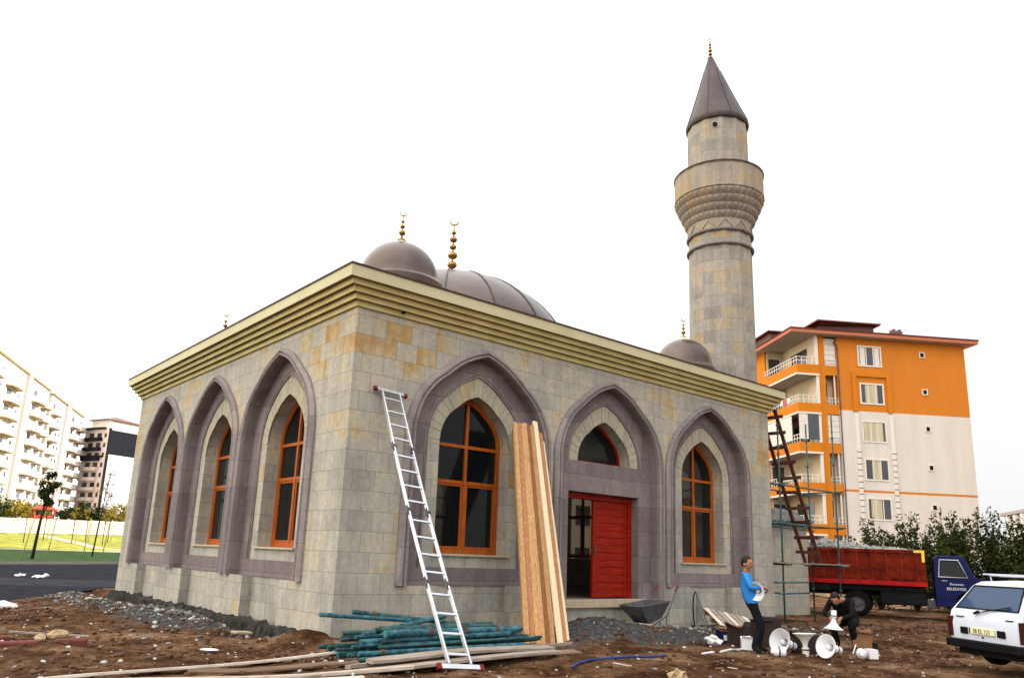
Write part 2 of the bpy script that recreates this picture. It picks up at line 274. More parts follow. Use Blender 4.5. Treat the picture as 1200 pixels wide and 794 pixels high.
# ------------------------------------------------------------------ ground
def asph(x, y):      # >0 inside the asphalt: left of the edge line through (-3.46,11) and (0.79,18)
    d = (7.0 * (x + 3.46) - 4.25 * (y - 11)) / 8.19
    return -d
def base_h(x, y):
    return -0.2 * ss(12, 22, x) * (1 - ss(20, 45, y)) + 2.3 * ss(46, 85, y) * (1 - ss(20, 60, x)) 
def gh(x, y):
    h = base_h(x, y); a = asph(x, y); m = 1 - ss(-0.4, 0.3, a)
    if y > 30 or x < -30 or y < -30 or x > 45: m *= 0.3
    if m > 0:
        n = noise.noise(Vector((x * 0.45, y * 0.45, 0))) * 0.07 + noise.noise(Vector((x * 1.7, y * 1.7, 3))) * 0.035 + noise.noise(Vector((x * 5, y * 5, 7))) * 0.018
        g = 0.10 * gauss(x, y, -1.5, 9.0, 0.6, 3.5) + 0.16 * gauss(x, y, -1.1, 4.6, 0.6, 1.6) + 0.36 * gauss(x, y, 5.3, -1.15, 0.85, 0.5) + 0.16 * gauss(x, y, 7.0, -1.7, 1.8, 0.5)
        g += 0.35 * gauss(x, y, -0.35, 0.3, 0.35, 0.45) + 0.10 * gauss(x, y, -4.6, 0.6, 0.7, 0.8) + 0.12 * gauss(x, y, -3.2, 5.5, 1.4, 2.2) + 0.10 * gauss(x, y, 16.5, -2.0, 3, 0.8)
        g -= 0.34 * gauss(x, y, -0.35, 7.5, 0.32, 5.0) + 0.12 * gauss(x, y, 10.2, -0.2, 1.8, 0.25)
        rx = x * .80 - y * .60; g -= 0.045 * math.exp(-((y + 6.1 + .25 * (x - 9)) / .16) ** 2) * ss(3.5, 6, x) + 0.045 * math.exp(-((y + 4.7 + .25 * (x - 9)) / .16) ** 2) * ss(8.8, 10, x)
        h += m * (n + g)
    if a > 0: h -= 0.05
    return h
def axis(lo, hi, step, far):
    a = []; x = lo
    while x <= hi + 1e-6: a.append(x); x += step
    s_ = step
    while a[-1] < far: s_ *= 1.22; a.append(a[-1] + s_)
    s_ = step; pre = []; x = lo
    while x > -far: s_ *= 1.22; x -= s_; pre.append(x)
    return pre[::-1] + a
xs = axis(-8, 22, 0.085, 1800); ys = axis(-9.5, 15, 0.085, 1800)
gv = [(x, y, gh(x, y)) for y in ys for x in xs]; nx = len(xs)
gf = [(j * nx + i, j * nx + i + 1, (j + 1) * nx + i + 1, (j + 1) * nx + i) for j in range(len(ys) - 1) for i in range(nx - 1)]
gm, nt, b = newmat('trodden_soil'); L = nt.links.new
tc = nd(nt, 'ShaderNodeTexCoord'); at = nd(nt, 'ShaderNodeAttribute', attribute_name='cement')
n1 = nd(nt, 'ShaderNodeTexNoise', i_Scale=0.9, i_Detail=9.0, i_Roughness=0.68); L(tc.outputs['Object'], n1.inputs['Vector'])
n2 = nd(nt, 'ShaderNodeTexNoise', i_Scale=9.0, i_Detail=8.0, i_Roughness=0.75); L(tc.outputs['Object'], n2.inputs['Vector'])
n3 = nd(nt, 'ShaderNodeTexNoise', i_Scale=34.0, i_Detail=4.0, i_Roughness=0.7); L(tc.outputs['Object'], n3.inputs['Vector'])
soil = ramp(nt, [(0.32, (0.022, 0.011, 0.007)), (0.43, (0.085, 0.040, 0.020)), (0.53, (0.185, 0.100, 0.054)), (0.67, (0.34, 0.23, 0.15))]); L(n1.outputs['Fac'], soil.inputs[0])
grit = ramp(nt, [(0.35, (0.55, 0.5, 0.45)), (0.55, (1.0, 1.0, 1.0)), (0.74, (1.7, 1.75, 1.8))]); L(n2.outputs['Fac'], grit.inputs[0])
mg = nd(nt, 'ShaderNodeMix', data_type='RGBA', blend_type='MULTIPLY'); mg.inputs[0].default_value = 1; L(soil.outputs[0], mg.inputs[6]); L(grit.outputs[0], mg.inputs[7])
cem = ramp(nt, [(0.3, (0.035, 0.034, 0.036)), (0.52, (0.075, 0.073, 0.075)), (0.72, (0.22, 0.21, 0.20))]); L(n2.outputs['Fac'], cem.inputs[0])
mp = nd(nt, 'ShaderNodeMapRange'); L(n1.outputs['Fac'], mp.inputs[0]); mp.inputs[1].default_value = 0.35; mp.inputs[2].default_value = 0.65; mp.inputs[3].default_value = -0.35; mp.inputs[4].default_value = 0.35
n4 = nd(nt, 'ShaderNodeTexNoise', i_Scale=0.28, i_Detail=5.0, i_Roughness=0.6); L(tc.outputs['Object'], n4.inputs['Vector'])
big = ramp(nt, [(0.32, (0.50, 0.46, 0.44)), (0.5, (0.85, 0.85, 0.85)), (0.68, (1.25, 1.32, 1.38))]); L(n4.outputs['Fac'], big.inputs[0])
mg2 = nd(nt, 'ShaderNodeMix', data_type='RGBA', blend_type='MULTIPLY'); mg2.inputs[0].default_value = 1; L(mg.outputs[2], mg2.inputs[6]); L(big.outputs[0], mg2.inputs[7])
ca = nd(nt, 'ShaderNodeMath', operation='ADD', use_clamp=True); L(at.outputs['Fac'], ca.inputs[0]); L(mp.outputs[0], ca.inputs[1])
ct = nd(nt, 'ShaderNodeMapRange'); L(ca.outputs[0], ct.inputs[0]); ct.inputs[1].default_value = 0.3; ct.inputs[2].default_value = 0.7
mc = nd(nt, 'ShaderNodeMix', data_type='RGBA'); L(ct.outputs[0], mc.inputs[0]); L(mg2.outputs[2], mc.inputs[6]); L(cem.outputs[0], mc.inputs[7])
L(mc.outputs[2], b.inputs['Base Color']); b.inputs['Roughness'].default_value = 1.0; b.inputs['Specular IOR Level'].default_value = 0.04
hs = nd(nt, 'ShaderNodeMath', operation='ADD'); L(n2.outputs['Fac'], hs.inputs[0]); L(n3.outputs['Fac'], hs.inputs[1])
bp = nd(nt, 'ShaderNodeBump', i_Strength=0.9, i_Distance=0.05); L(hs.outputs[0], bp.inputs['Height']); L(bp.outputs[0], b.inputs['Normal'])
me = bpy.data.meshes.new('ground'); me.from_pydata(gv, [], gf); me.materials.append(gm)
for p in me.polygons: p.use_smooth = True
def cement(x, y):
    c = 0.95 * gauss(x, y, 6.2, -1.4, 2.2, 0.9) + 0.8 * gauss(x, y, 9.5, -1.6, 2.0, 1.2) + 0.9 * gauss(x, y, -1.3, 4.6, 0.7, 1.7) + 0.7 * gauss(x, y, -1.0, 9.5, 0.9, 4.0) + 0.35 * gauss(x, y, 17, -2, 4, 1.2)
    return min(1, c)
atr = me.attributes.new('cement', 'FLOAT', 'POINT'); atr.data.foreach_set('value', [cement(v[0], v[1]) if (-9 < v[0] < 24 and -10 < v[1] < 20) else 0.0 for v in gv])
go = bpy.data.objects.new('ground', me); COL.objects.link(go); tag(go, kind='structure')

M['asphalt'] = mat('worn_asphalt', (0.030, 0.031, 0.040), 1.0, spec=0.0, var=0.35, scale=1.5, bump=0.3, bscale=60)
M['kerb'] = mat('kerb_concrete', (0.30, 0.29, 0.28), 0.9)
def sheet(name, poly, dz, m, step=1.5):
    """a sheet that follows the ground's broad shape"""
    bm = bmesh.new(); vs = [bm.verts.new((x, y, 0)) for x, y in poly]; bm.faces.new(vs)
    x0 = min(p[0] for p in poly); x1 = max(p[0] for p in poly); y0 = min(p[1] for p in poly); y1 = max(p[1] for p in poly)
    for ax_, lo, hi in ((0, x0, x1), (1, y0, y1)):
        t = lo + step
        while t < hi:
            co = (t, 0, 0) if ax_ == 0 else (0, t, 0); no = (1, 0, 0) if ax_ == 0 else (0, 1, 0)
            bmesh.ops.bisect_plane(bm, geom=bm.verts[:] + bm.edges[:] + bm.faces[:], plane_co=co, plane_no=no); t += step
    for v in bm.verts: v.co.z = base_h(v.co.x, v.co.y) + dz
    me = bpy.data.meshes.new(name); bm.to_mesh(me); bm.free(); me.materials.append(m); o = bpy.data.objects.new(name, me); COL.objects.link(o); return tag(o, kind='structure')
sheet('asphalt_road', [(-60, -82.1), (-3.46, 11), (0.79, 18), (14, 39.7), (22, 52.9), (8.7, 48.6), (0.74, 43.3), (-60, 3)], 0.0, M['asphalt'])
k = MB(); 
for (a, c) in (((-60, 3.2), (0.74, 43.5)), ((0.74, 43.5), (8.7, 48.8)), ((8.7, 48.8), (22, 53.1))): k.beam((*a, base_h(*a) + 0.06), (*c, base_h(*c) + 0.06), 0.2, 0.16)
tag(k.build('kerb', M['kerb']), kind='structure')
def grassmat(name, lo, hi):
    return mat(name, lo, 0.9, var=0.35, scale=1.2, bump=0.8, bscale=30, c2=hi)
M['grass'] = grassmat('lawn_grass', (0.010, 0.045, 0.004), (0.028, 0.085, 0.008)); M['grass_sun'] = grassmat('lawn_with_painted_sun', (0.20, 0.24, 0.02), (0.36, 0.34, 0.05))  # far lawn carries sunlight in its colour, near lawn is darkened as shade
M['path'] = mat('light_path', (0.42, 0.36, 0.30), 0.9)
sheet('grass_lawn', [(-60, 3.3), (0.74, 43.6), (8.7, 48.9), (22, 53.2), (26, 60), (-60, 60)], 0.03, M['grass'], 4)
sheet('sun_painted_lawn', [(-60, 60.3), (26, 60.3), (70, 90), (60, 140), (-60, 140)], 0.03, M['grass_sun'], 4)  # far lawn, its sunlit brightness painted in
sheet('lawn_path', [(-60, 59.9), (26, 59.9), (26, 60.4), (-60, 60.4)], 0.035, M['path'], 4)
sheet('footpath', [(7.2, 74.5), (8.3, 74.5), (11.0, 63.0), (14, 60.4), (12.6, 60.4), (10.0, 63.0)], 0.045, M['path'], 1.5)

# ------------------------------------------------------------------ mosque
W = 14.25; ZB = -0.35; SP = 3.88; CT = 6.17
mosque = empty('mosque', (0, 0, 0), 0, 'square cut-stone mosque with mauve pointed-arch surrounds, ochre cornice and low brown domes', 'mosque')
def arch(hw, rise, n=14):
    """pointed arch from (-hw,0) over the apex to (hw,0)"""
    k = (rise / hw) / 1.056; half = []
    for i in range(n + 1):
        a = R(58) * i / n; half.append(((0.15 + 0.85 * math.cos(a)) * hw, 0.85 * math.sin(a) * hw * k))
    p0 = half[-1]; apex = (0.0, rise)
    for i in range(1, 7):
        t = i / 6; bul = 0.042 * hw * math.sin(math.pi * t)
        half.append((p0[0] * (1 - t) + apex[0] * t + bul * 0.5, p0[1] * (1 - t) + apex[1] * t + bul))
    half[-1] = apex
    return [(-x, z) for x, z in half[:-1]] + half[::-1]
def outline(c, hw, rise, zbot, sp=SP):
    """from bottom left over the arch to bottom right"""
    return [(c - hw, zbot)] + [(c + x, sp + z) for x, z in arch(hw, rise)] + [(c + hw, zbot)]
HO, RO = 1.95, 2.06; HI, RI = 1.73, 1.88; HA, RA = 1.25, 1.47; HW, RW = 0.94, 1.05
D1 = 0.21; D2 = 0.24; D3 = 0.56; D4 = 0.80
DOORZ = 0.68; LZ0, LZ1 = 3.15, 3.87
def facade(origin, u, inn, cents, kinds, word, detail=True):
    O = Vector(origin); U = Vector(u); N = Vector(inn)
    P = lambda a, z, d=0.0: O + U * a + N * d + Vector((0, 0, z))
    wall = MB(); mv = MB(); inner = MB()
    # outer wall plane with a notch for each arch
    loop = [(0, ZB)]; holes = []
    for c, k in zip(cents, kinds):
        if k == 'w': loop += [(c - 0.95, ZB), (c - 0.95, 0.98)] + outline(c, HI, RI, 0.98) + [(c + 0.95, 0.98), (c + 0.95, ZB)]
        else: holes.append(outline(c, HI, RI, DOORZ))
    loop += [(W, ZB), (W, CT + 0.1), (0, CT + 0.1)]
    wall.poly([loop] + holes, lambda a, z: P(a, z))
    il = [(D4, DOORZ), (W - D4, DOORZ), (W - D4, 5.9), (D4, 5.9)]; ih = []
    for c, k in zip(cents, kinds):
        o = outline(c, HI, RI, 0.98 if k == 'w' else DOORZ)
        mv.strip([P(a, z) for a, z in o], [P(a, z, D1) for a, z in o])
        if k == 'w':
            mv.strip([P(c - HI, .98), P(c - .95, .98)], [P(c - HI, .98, D1), P(c - .95, .98, D1)]); mv.strip([P(c + HI, .98), P(c + .95, .98)], [P(c + HI, .98, D1), P(c + .95, .98, D1)])
            for s_ in (-0.95, 0.95): wall.strip([P(c + s_, ZB), P(c + s_, .98)], [P(c + s_, ZB, D2), P(c + s_, .98, D2)])
            wall.poly([[(c - .95, ZB), (c + .95, ZB), (c + .95, 0.98), (c - .95, 0.98)]], lambda a, z: P(a, z, D2))
            mv.strip([P(c - .95, .98, D1), P(c + .95, .98, D1)], [P(c - .95, .98, D2), P(c + .95, .98, D2)])
            ia = outline(c, HA, RA, 1.33)
            # mauve band plane, hole for the ashlar field
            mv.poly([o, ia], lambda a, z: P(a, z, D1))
            mv.strip([P(a, z, D1) for a, z in ia], [P(a, z, D2) for a, z in ia], closed=True)
            wall.poly([[(c - HA, 1.33), (c + HA, 1.33), (c + HA, SP), (c + HW, SP), (c + HW, 1.60), (c - HW, 1.60), (c - HW, SP), (c - HA, SP)]], lambda a, z: P(a, z, D2))
            wo = outline(c, HW, RW, 1.60)
            wall.strip([P(a, z, D2) for a, z in wo], [P(a, z, D4) for a, z in wo], closed=True)
            ih.append(wo)
        else:
            ia = outline(c, HA, RA, LZ1 - 0.01, SP)[1:-1]; dop = [(c - HA, DOORZ), (c - HA, LZ0), (c + HA, LZ0), (c + HA, DOORZ)]
            outer = [o[0]] + o[1:]
            mv.poly([outer[:-1] + [o[-1], dop[3], dop[2], dop[1], dop[0]], ia], lambda a, z: P(a, z, D1))
            mv.strip([P(a, z, D1) for a, z in ia], [P(a, z, D2) for a, z in ia], closed=True)
            wo = outline(c, HW, RW, SP, SP)[1:-1]
            wall.strip([P(a, z, D2) for a, z in wo], [P(a, z, D4) for a, z in wo], closed=True)
            mv.strip([P(a, z, D1) for a, z in dop], [P(a, z, D4) for a, z in dop], closed=True)
            wall.strip([P(c - HI, DOORZ), P(c + HI, DOORZ)], [P(c - HI, DOORZ, D1), P(c + HI, DOORZ, D1)])
            ih.append(wo); ih.append(dop)
    inner.poly([il] + ih, lambda a, z: P(a, z, D4))
    wo_ = wall.build('wall', M['ashlar'], mosque); wo_['label'] = word + ' wall of coursed grey and ochre blocks'
    mv.build('arch_recess', M['mauve_shade'], mosque)
    inner.build('inner_wall', M['plaster'], mosque)
    for c, k in zip(cents, kinds):
        # raised outer moulding
        prof = [(0, 0.0), (0, -0.085), (0.10, -0.105), (0.25, -0.105), (0.33, -0.055), (0.40, -0.055), (0.5, -0.10), (0.75, -0.095), (1, -0.05), (1, 0.0)]
        bz = 0.98 if k == 'w' else 0.58
        A = outline(c, HI, RI, bz); B = outline(c, HO, RO, bz); mb = MB(); rows = []
        for t, d in prof: rows.append([P(a0 * (1 - t) + a1 * t, z0 * (1 - t) + z1 * t, d) for (a0, z0), (a1, z1) in zip(A, B)])
        for q in range(len(rows) - 1): mb.strip(rows[q], rows[q + 1])
        for e_ in (0, -1): mb.add([r_[e_] for r_ in rows], [tuple(range(len(rows)))])
        mb.build('arch_moulding', M['mauve'], mosque, smooth='auto', clean=True)
        # thin roll on the recess edge
        mb = MB(); A = outline(c, HA + 0.07, RA + 0.09, 1.33 if k == 'w' else LZ1); mb.tube([P(a, z, D1) for a, z in A], 0.022, 6); mb.build('roll_moulding', M['mauve'], mosque, smooth=True)
        # voussoirs
        A = arch(HW, RW, 14); B = arch(HA - 0.012, RA - 0.012, 14); mb = MB(); tones = []; n = len(A); cuts = [0, 4, 8, 12, 16, 20, 24, 28, 32, 36, 40]; cuts = sorted(set(min(n - 1, int(round(i * (n - 1) / 15))) for i in range(16)))
        for i in range(len(cuts) - 1):
            f0 = len(mb.f); i0, i1 = cuts[i], cuts[i + 1]; g = 0.004
            idx = list(range(i0, i1 + 1)); fa = [P(c + A[j][0], SP + A[j][1], D2 - 0.004) for j in idx]; fb = [P(c + B[j][0], SP + B[j][1], D2 - 0.004) for j in idx]
            # shrink ends for a joint
            def sh(l): 
                l = list(l); l[0] = l[0] + (l[1] - l[0]).normalized() * 0.006; l[-1] = l[-1] + (l[-2] - l[-1]).normalized() * 0.006; return l
            fa = sh(fa); fb = sh(fb); ba = [v + N * 0.05 for v in fa]; bb = [v + N * 0.05 for v in fb]
            mb.strip(fa, fb); mb.strip(fa, ba); mb.strip(fb, bb); mb.add([fa[0], fb[0], bb[0], ba[0]], [(0, 1, 2, 3)]); mb.add([fa[-1], fb[-1], bb[-1], ba[-1]], [(0, 1, 2, 3)])
            t = random.choice([0.25, 0.3, 0.35, 0.42, 0.5, 0.5, 0.72]); tones += [t] * (len(mb.f) - f0)
        mb.poly([[(c + x, SP + z) for x, z in arch(HA, RA)] + [(c + x, SP + z) for x, z in reversed(arch(HW + .002, RW + .002))]], lambda a, z: P(a, z, D2 + 0.012)); tones += [0.0] * (len(mb.f) - len(tones))
        vo = mb.build('voussoir_ring', M['vous'], mosque); at_ = vo.data.attributes.new('tone', 'FLOAT', 'FACE'); at_.data.foreach_set('value', tones)
        if k == 'w': window(P, c, 1.60)
        else: doorway(P, c)
        if k == 'w':
            mb = MB(); q = [P(c - HW - .08, 1.56, D2 - 0.06), P(c + HW + .08, 1.56, D2 - 0.06), P(c + HW + .08, 1.56, D2 + .3), P(c - HW - .08, 1.56, D2 + .3)]
            mb.add(q + [v + Vector((0, 0, .045)) for v in q], [(0, 1, 2, 3), (4, 5, 6, 7), (0, 1, 5, 4), (1, 2, 6, 5), (2, 3, 7, 6), (3, 0, 4, 7)]); mb.build('window_sill', M['sill'], mosque, clean=True)
def ring(mb, P, A, B, d0, d1, closed=True):
    for d in (d0, d1): mb.strip([P(a, z, d) for a, z in A], [P(a, z, d) for a, z in B], closed=closed)
    mb.strip([P(a, z, d0) for a, z in A], [P(a, z, d1) for a, z in A], closed=closed); mb.strip([P(a, z, d0) for a, z in B], [P(a, z, d1) for a, z in B], closed=closed)
def pbox(mb, P, a0, a1, z0, z1, d0, d1):
    mb.add([P(a0, z0, d0), P(a1, z0, d0), P(a1, z0, d1), P(a0, z0, d1), P(a0, z1, d0), P(a1, z1, d0), P(a1, z1, d1), P(a0, z1, d1)],
           [(0, 1, 2, 3), (4, 5, 6, 7), (0, 1, 5, 4), (1, 2, 6, 5), (2, 3, 7, 6), (3, 0, 4, 7)])
def window(P, c, zb):
    zb += 0.01; mb = MB(); f = 0.10
    A = outline(c, HW - .004, RW - .004, zb); B = outline(c, HW - f, RW - f * 1.15, zb + f)
    ring(mb, P, A, B, D3, D3 + .08)
    fr = mb.build('window', M['frame'], mosque, clean=True)
    mb = MB(); pbox(mb, P, c - .035, c + .035, zb + f, SP + RW - f * 1.4, D3 - .008, D3 + .07); mb.build('mullion', M['frame'], fr, clean=True)
    for z in (3.09, 3.86):
        mb = MB()
        for a0, a1 in ((c - HW + f, c - .037), (c + .037, c + HW - f)): pbox(mb, P, a0, a1, z - .035, z + .035, D3 - .004, D3 + .066)
        mb.build('transom', M['frame'], fr, clean=True)
    # opening casement edge in the lower part
    mb = MB()
    for a0, a1 in ((c - HW + f + .003, c - .04), (c + .04, c + HW - f - .003)):
        Aq = [(a0, zb + f + .003), (a1, zb + f + .003), (a1, 3.05), (a0, 3.05)]; g = .045; Bq = [(a0 + g, zb + f + g), (a1 - g, zb + f + g), (a1 - g, 3.05 - g), (a0 + g, 3.05 - g)]
        ring(mb, P, Aq, Bq, D3 + .012, D3 + .06)
    mb.build('casement', M['frame'], fr, clean=True)
    mb = MB(); mb.poly([outline(c, HW - f + .01, RW - f * 1.15 + .01, zb + f - .01)], lambda a, z: P(a, z, D3 + .04)); mb.build('pane', M['glass'], fr)
def doorway(P, c):
    mb = MB(); f = .09; A = [(c + x, SP + z) for x, z in arch(HW - .004, RW - .004)]; B = [(c + x, SP + .07 + z) for x, z in arch(HW - f, RW - f * 1.7)]
    ring(mb, P, A, B, D3, D3 + .08); t = mb.build('fanlight', M['doorwood'], mosque, clean=True)
    mb = MB(); mb.poly([B], lambda a, z: P(a, z, D3 + .04)); mb.build('pane', M['glass'], t)
    mb = MB(); d0 = 0.44; g = .14
    pbox(mb, P, c - HA + .003, c - HA + g, DOORZ, LZ0 - .003, d0, d0 + .16); pbox(mb, P, c + HA - g, c + HA - .003, DOORZ, LZ0 - .003, d0, d0 + .16); pbox(mb, P, c - HA + g, c + HA - g, LZ0 - g, LZ0 - .003, d0, d0 + .16)
    mb.build('door_frame', M['doorwood'], mosque, clean=True)
    a0, a1 = c - 0.12, c + HA - g - .004; mb = MB(); z = DOORZ + .02; zt = LZ0 - g - .01
    pbox(mb, P, a0, a1, z, zt, d0 + .06, d0 + .11); pbox(mb, P, a0, a0 + .09, z, zt, d0 + .035, d0 + .06); pbox(mb, P, a1 - .09, a1, z, zt, d0 + .035, d0 + .06)
    ns = 13; sh = (zt - z) / ns
    for i in range(ns): pbox(mb, P, a0 + .095, a1 - .095, z + i * sh + .012, z + (i + 1) * sh - .012, d0 + .042 + .008 * (i % 2), d0 + .06)
    dl = mb.build('door_leaf', M['doorwood'], mosque, clean=True, bevel=0.004); dl['label'] = 'closed red door leaf with horizontal boards'
    mb = MB(); pbox(mb, P, a0 + .03, a0 + .055, 1.7, 1.95, d0 - .01, d0 + .035); mb.build('handle', M['steelgrey'], dl, clean=True)
    # the other leaf stands open inwards
    mb = MB(); x = c - HA + g; pbox(mb, P, x, x + .05, z, zt, d0 + .17, d0 + 1.2)
    for i in range(ns): pbox(mb, P, x + .05, x + .058, z + i * sh + .012, z + (i + 1) * sh - .012, d0 + .26, d0 + 1.1)
    ol = mb.build('door_leaf', M['doorwood'], mosque, clean=True); ol['label'] = 'dark door leaf standing open inwards'
CF = [3.19, 7.21, 11.21]; CL = [3.26, 7.28, 11.26]
facade((0, 0, 0), (1, 0, 0), (0, 1, 0), CF, 'wdw', 'front')
facade((0, 0, 0), (0, 1, 0), (1, 0, 0), CL, 'www', 'left side')
facade((W, 0, 0), (0, 1, 0), (-1, 0, 0), CL, 'www', 'right side')
facade((0, W, 0), (1, 0, 0), (0, -1, 0), [3.21, 7.22, 11.22], 'www', 'rear')
mb = MB(); mb.add([(D4, D4, DOORZ), (W - D4, D4, DOORZ), (W - D4, W - D4, DOORZ), (D4, W - D4, DOORZ)], [(0, 1, 2, 3)]); mb.build('floor', M['floor'], mosque)
mb = MB(); mb.add([(D4, D4, 5.9), (W - D4, D4, 5.9), (W - D4, W - D4, 5.9), (D4, W - D4, 5.9)], [(0, 1, 2, 3)]); mb.build('ceiling', M['plaster'], mosque)
# door step slab
mb = MB(); mb.box((CF[1] - 1.7, -0.10, 0.52), (CF[1] + 1.05, 0.02, 0.70)); mb.build('door_step', M['sill'], mosque, bevel=0.006)
# stepped cornice
def loops(prof, mats, name, mi=None):
    mb = MB(); cs = lambda o: [(-o, -o), (W + o, -o), (W + o, W + o), (-o, W + o)]
    for i in range(len(prof) - 1):
        a = [Vector((x, y, prof[i][1])) for x, y in cs(prof[i][0])]; b_ = [Vector((x, y, prof[i + 1][1])) for x, y in cs(prof[i + 1][0])]; mb.strip(a, b_, closed=True)
    return mb.build(name, mats, mosque, clean=True)
loops([(0.0, 6.17), (.05, 6.17), (.05, 6.325), (.11, 6.325), (.11, 6.28), (.135, 6.28), (.135, 6.435), (.195, 6.435), (.195, 6.39), (.22, 6.39), (.22, 6.545), (.28, 6.545), (.28, 6.50), (.305, 6.50), (.305, 6.655), (.37, 6.655)], M['cornice'], 'cornice')
loops([(.372, 6.66), (.372, 6.61), (.40, 6.61), (.40, 6.835), (.38, 6.84), (.38, 6.86)], M['fascia'], 'cornice_fascia')
loops([(.36, 6.838), (.425, 6.838), (.425, 6.868), (.0, 6.93), (-2.0, 7.0), (-7.12, 7.02)], M['rim'], 'roof')
mb = MB(); mb.tube([(0.95, -0.10, 6.24), (0.95, -0.17, 6.235)], 0.03, 10); mb.build('drain_spout', M['black'], mosque)
# rough dark foundation showing under the ashlar
def rough(line, name):
    mb = MB(); (x0, y0), (x1, y1), ox, oy = line; L_ = math.hypot(x1 - x0, y1 - y0); n = int(L_ / 0.09); rows = []
    for j, (hz, off) in enumerate(((0.0, 0.0), (-0.05, 0.13), (-0.45, 0.22))):
        row = []
        for i in range(n + 1):
            t = i / n; jx = random.uniform(-.03, .05); top = 0.13 + 0.10 * noise.noise(Vector((i * 0.25, j, 5))) + random.uniform(-.03, .03)
            z = (top + hz) if j < 2 else hz; o_ = off + jx if j else 0.0
            row.append(Vector((x0 + (x1 - x0) * t + ox * (o_ if j else -.05), y0 + (y1 - y0) * t + oy * (o_ if j else -.05), z)))
        rows.append(row)
    mb.strip(rows[0], rows[1]); mb.strip(rows[1], rows[2]); return mb.build(name, M['rough'], mosque)
rough(((0, 1.3), (0, W), -1, 0), 'rough_foundation'); rough(((8.6, 0), (12.6, 0), 0, -1), 'rough_foundation').location.z = -0.12
# domes
def finial(mb, x, y, z, h, spec_n=3):
    s_ = h / 1.0; prof = [(.10, 0), (.085, .03), (.03, .07), (.022, .10)]
    zz = .12
    for rr in ([.075, .055, .04] if spec_n == 3 else [.07, .07, .05, .055, .035]):
        hgt = rr * 1.7; prof += [(.015, zz)]
        for i in range(9):
            a = math.pi * i / 8; prof.append((max(.012, rr * math.sin(a)), zz + hgt / 2 - hgt / 2 * math.cos(a)))
        zz += hgt + .035; prof.append((.012, zz))
    prof += [(.008, zz + .06), (0.0, zz + .07)]; top = zz + .06; k = h / (top + .16)
    mb.lathe([(r_ * (k if spec_n == 3 else k * 1.1), z_ * k) for r_, z_ in prof], 14, origin=(x, y, z))
    # crescent open to the sky
    cr = []; n = 14
    for i in range(n + 1):
        a = R(-90 - 150 + 300 * i / n) ; cr.append((x + math.cos(a) * .07 * k * 0.76, y - math.cos(a) * .07 * k * .65, z + (top + .075) * k + math.sin(a) * .07 * k))
    mb.tube(cr, [.004 + .012 * k * math.sin(math.pi * i / n) for i in range(n + 1)], 6)
def small_dome(x, y, zc, r, fz, ph=0):
    d = MB(); prof = [(r * 1.13, zc - .8), (r * 1.13, zc - .16), (r * 1.10, zc - .10), (r * 1.03, zc - .06), (r * 1.0, zc)]
    prof += [(r * math.cos(R(a)), zc + r * math.sin(R(a))) for a in range(6, 88, 6)] + [(0.06, zc + r * 1.005), (0, zc + r * 1.01)]
    d.lathe([p for p in prof if p[1] >= zc - .06], 40, origin=(x, y, 0)); o = d.build('small_dome', M['lead'], mosque, smooth='auto', clean=True)
    d = MB(); d.lathe([(r * 1.05, zc - .8), (r * 1.05, zc - .3), (r * 1.13, zc - .27), (r * 1.15, zc - .13), (r * 1.08, zc - .06), (r * .9, zc - .055)], 40, origin=(x, y, 0)); d.build('drum', M['lead'], o, smooth='auto', clean=True)
    f_ = MB(); f_.lathe([(.17, -.01), (.12, .05), (.06, .12), (.03, .15)], 16, origin=(x, y, zc + r - .01)); f_.build('finial_base', M['fascia'], o, smooth=True)
    f_ = MB(); finial(f_, x, y, zc + r + .08, fz - zc - r - .08); f_.build('finial', M['gold'], o, smooth=True)
small_dome(1.92, 1.77, 7.65, .90, 9.42); small_dome(12.50, 1.80, 7.60, .88, 9.25); small_dome(1.75, 12.4, 7.34, .88, 9.28); small_dome(12.5, 12.4, 7.62, .88, 9.3)
d = MB(); BR, BZ0, BH = 4.2, 6.95, 3.5
prof = [(BR * 1.02, BZ0 - .1), (BR * 1.02, BZ0)] + [(BR * math.cos(R(a)) ** 0.96, BZ0 + BH * math.sin(R(a))) for a in range(0, 88, 4)] + [(0.1, BZ0 + BH), (0, BZ0 + BH)]
d.lathe(prof, 72, origin=(7.12, 7.12, 0)); bd = d.build('large_dome', M['lead'], mosque, smooth='auto', clean=True)
for kx in range(16):
    a_ = 2 * math.pi * kx / 16 + 0.13; s_ = MB(); s_.tube([(7.12 + BR * math.cos(R(t)) ** 0.96 * math.cos(a_), 7.12 + BR * math.cos(R(t)) ** 0.96 * math.sin(a_), BZ0 + BH * math.sin(R(t)) + .005) for t in range(0, 86, 5)], .028, 5); s_.build('dome_seam', M['leadseam'], bd)
f_ = MB(); f_.lathe([(.42, -.10), (.38, .0), (.2, .08), (.08, .14), (.05, .2)], 20, origin=(7.12, 7.12, BZ0 + BH)); f_.build('finial_base', M['fascia'], bd, smooth=True)
f_ = MB(); finial(f_, 7.12, 7.12, BZ0 + BH + .12, 2.15, 5); f_.build('finial', M['gold'], bd, smooth=True)

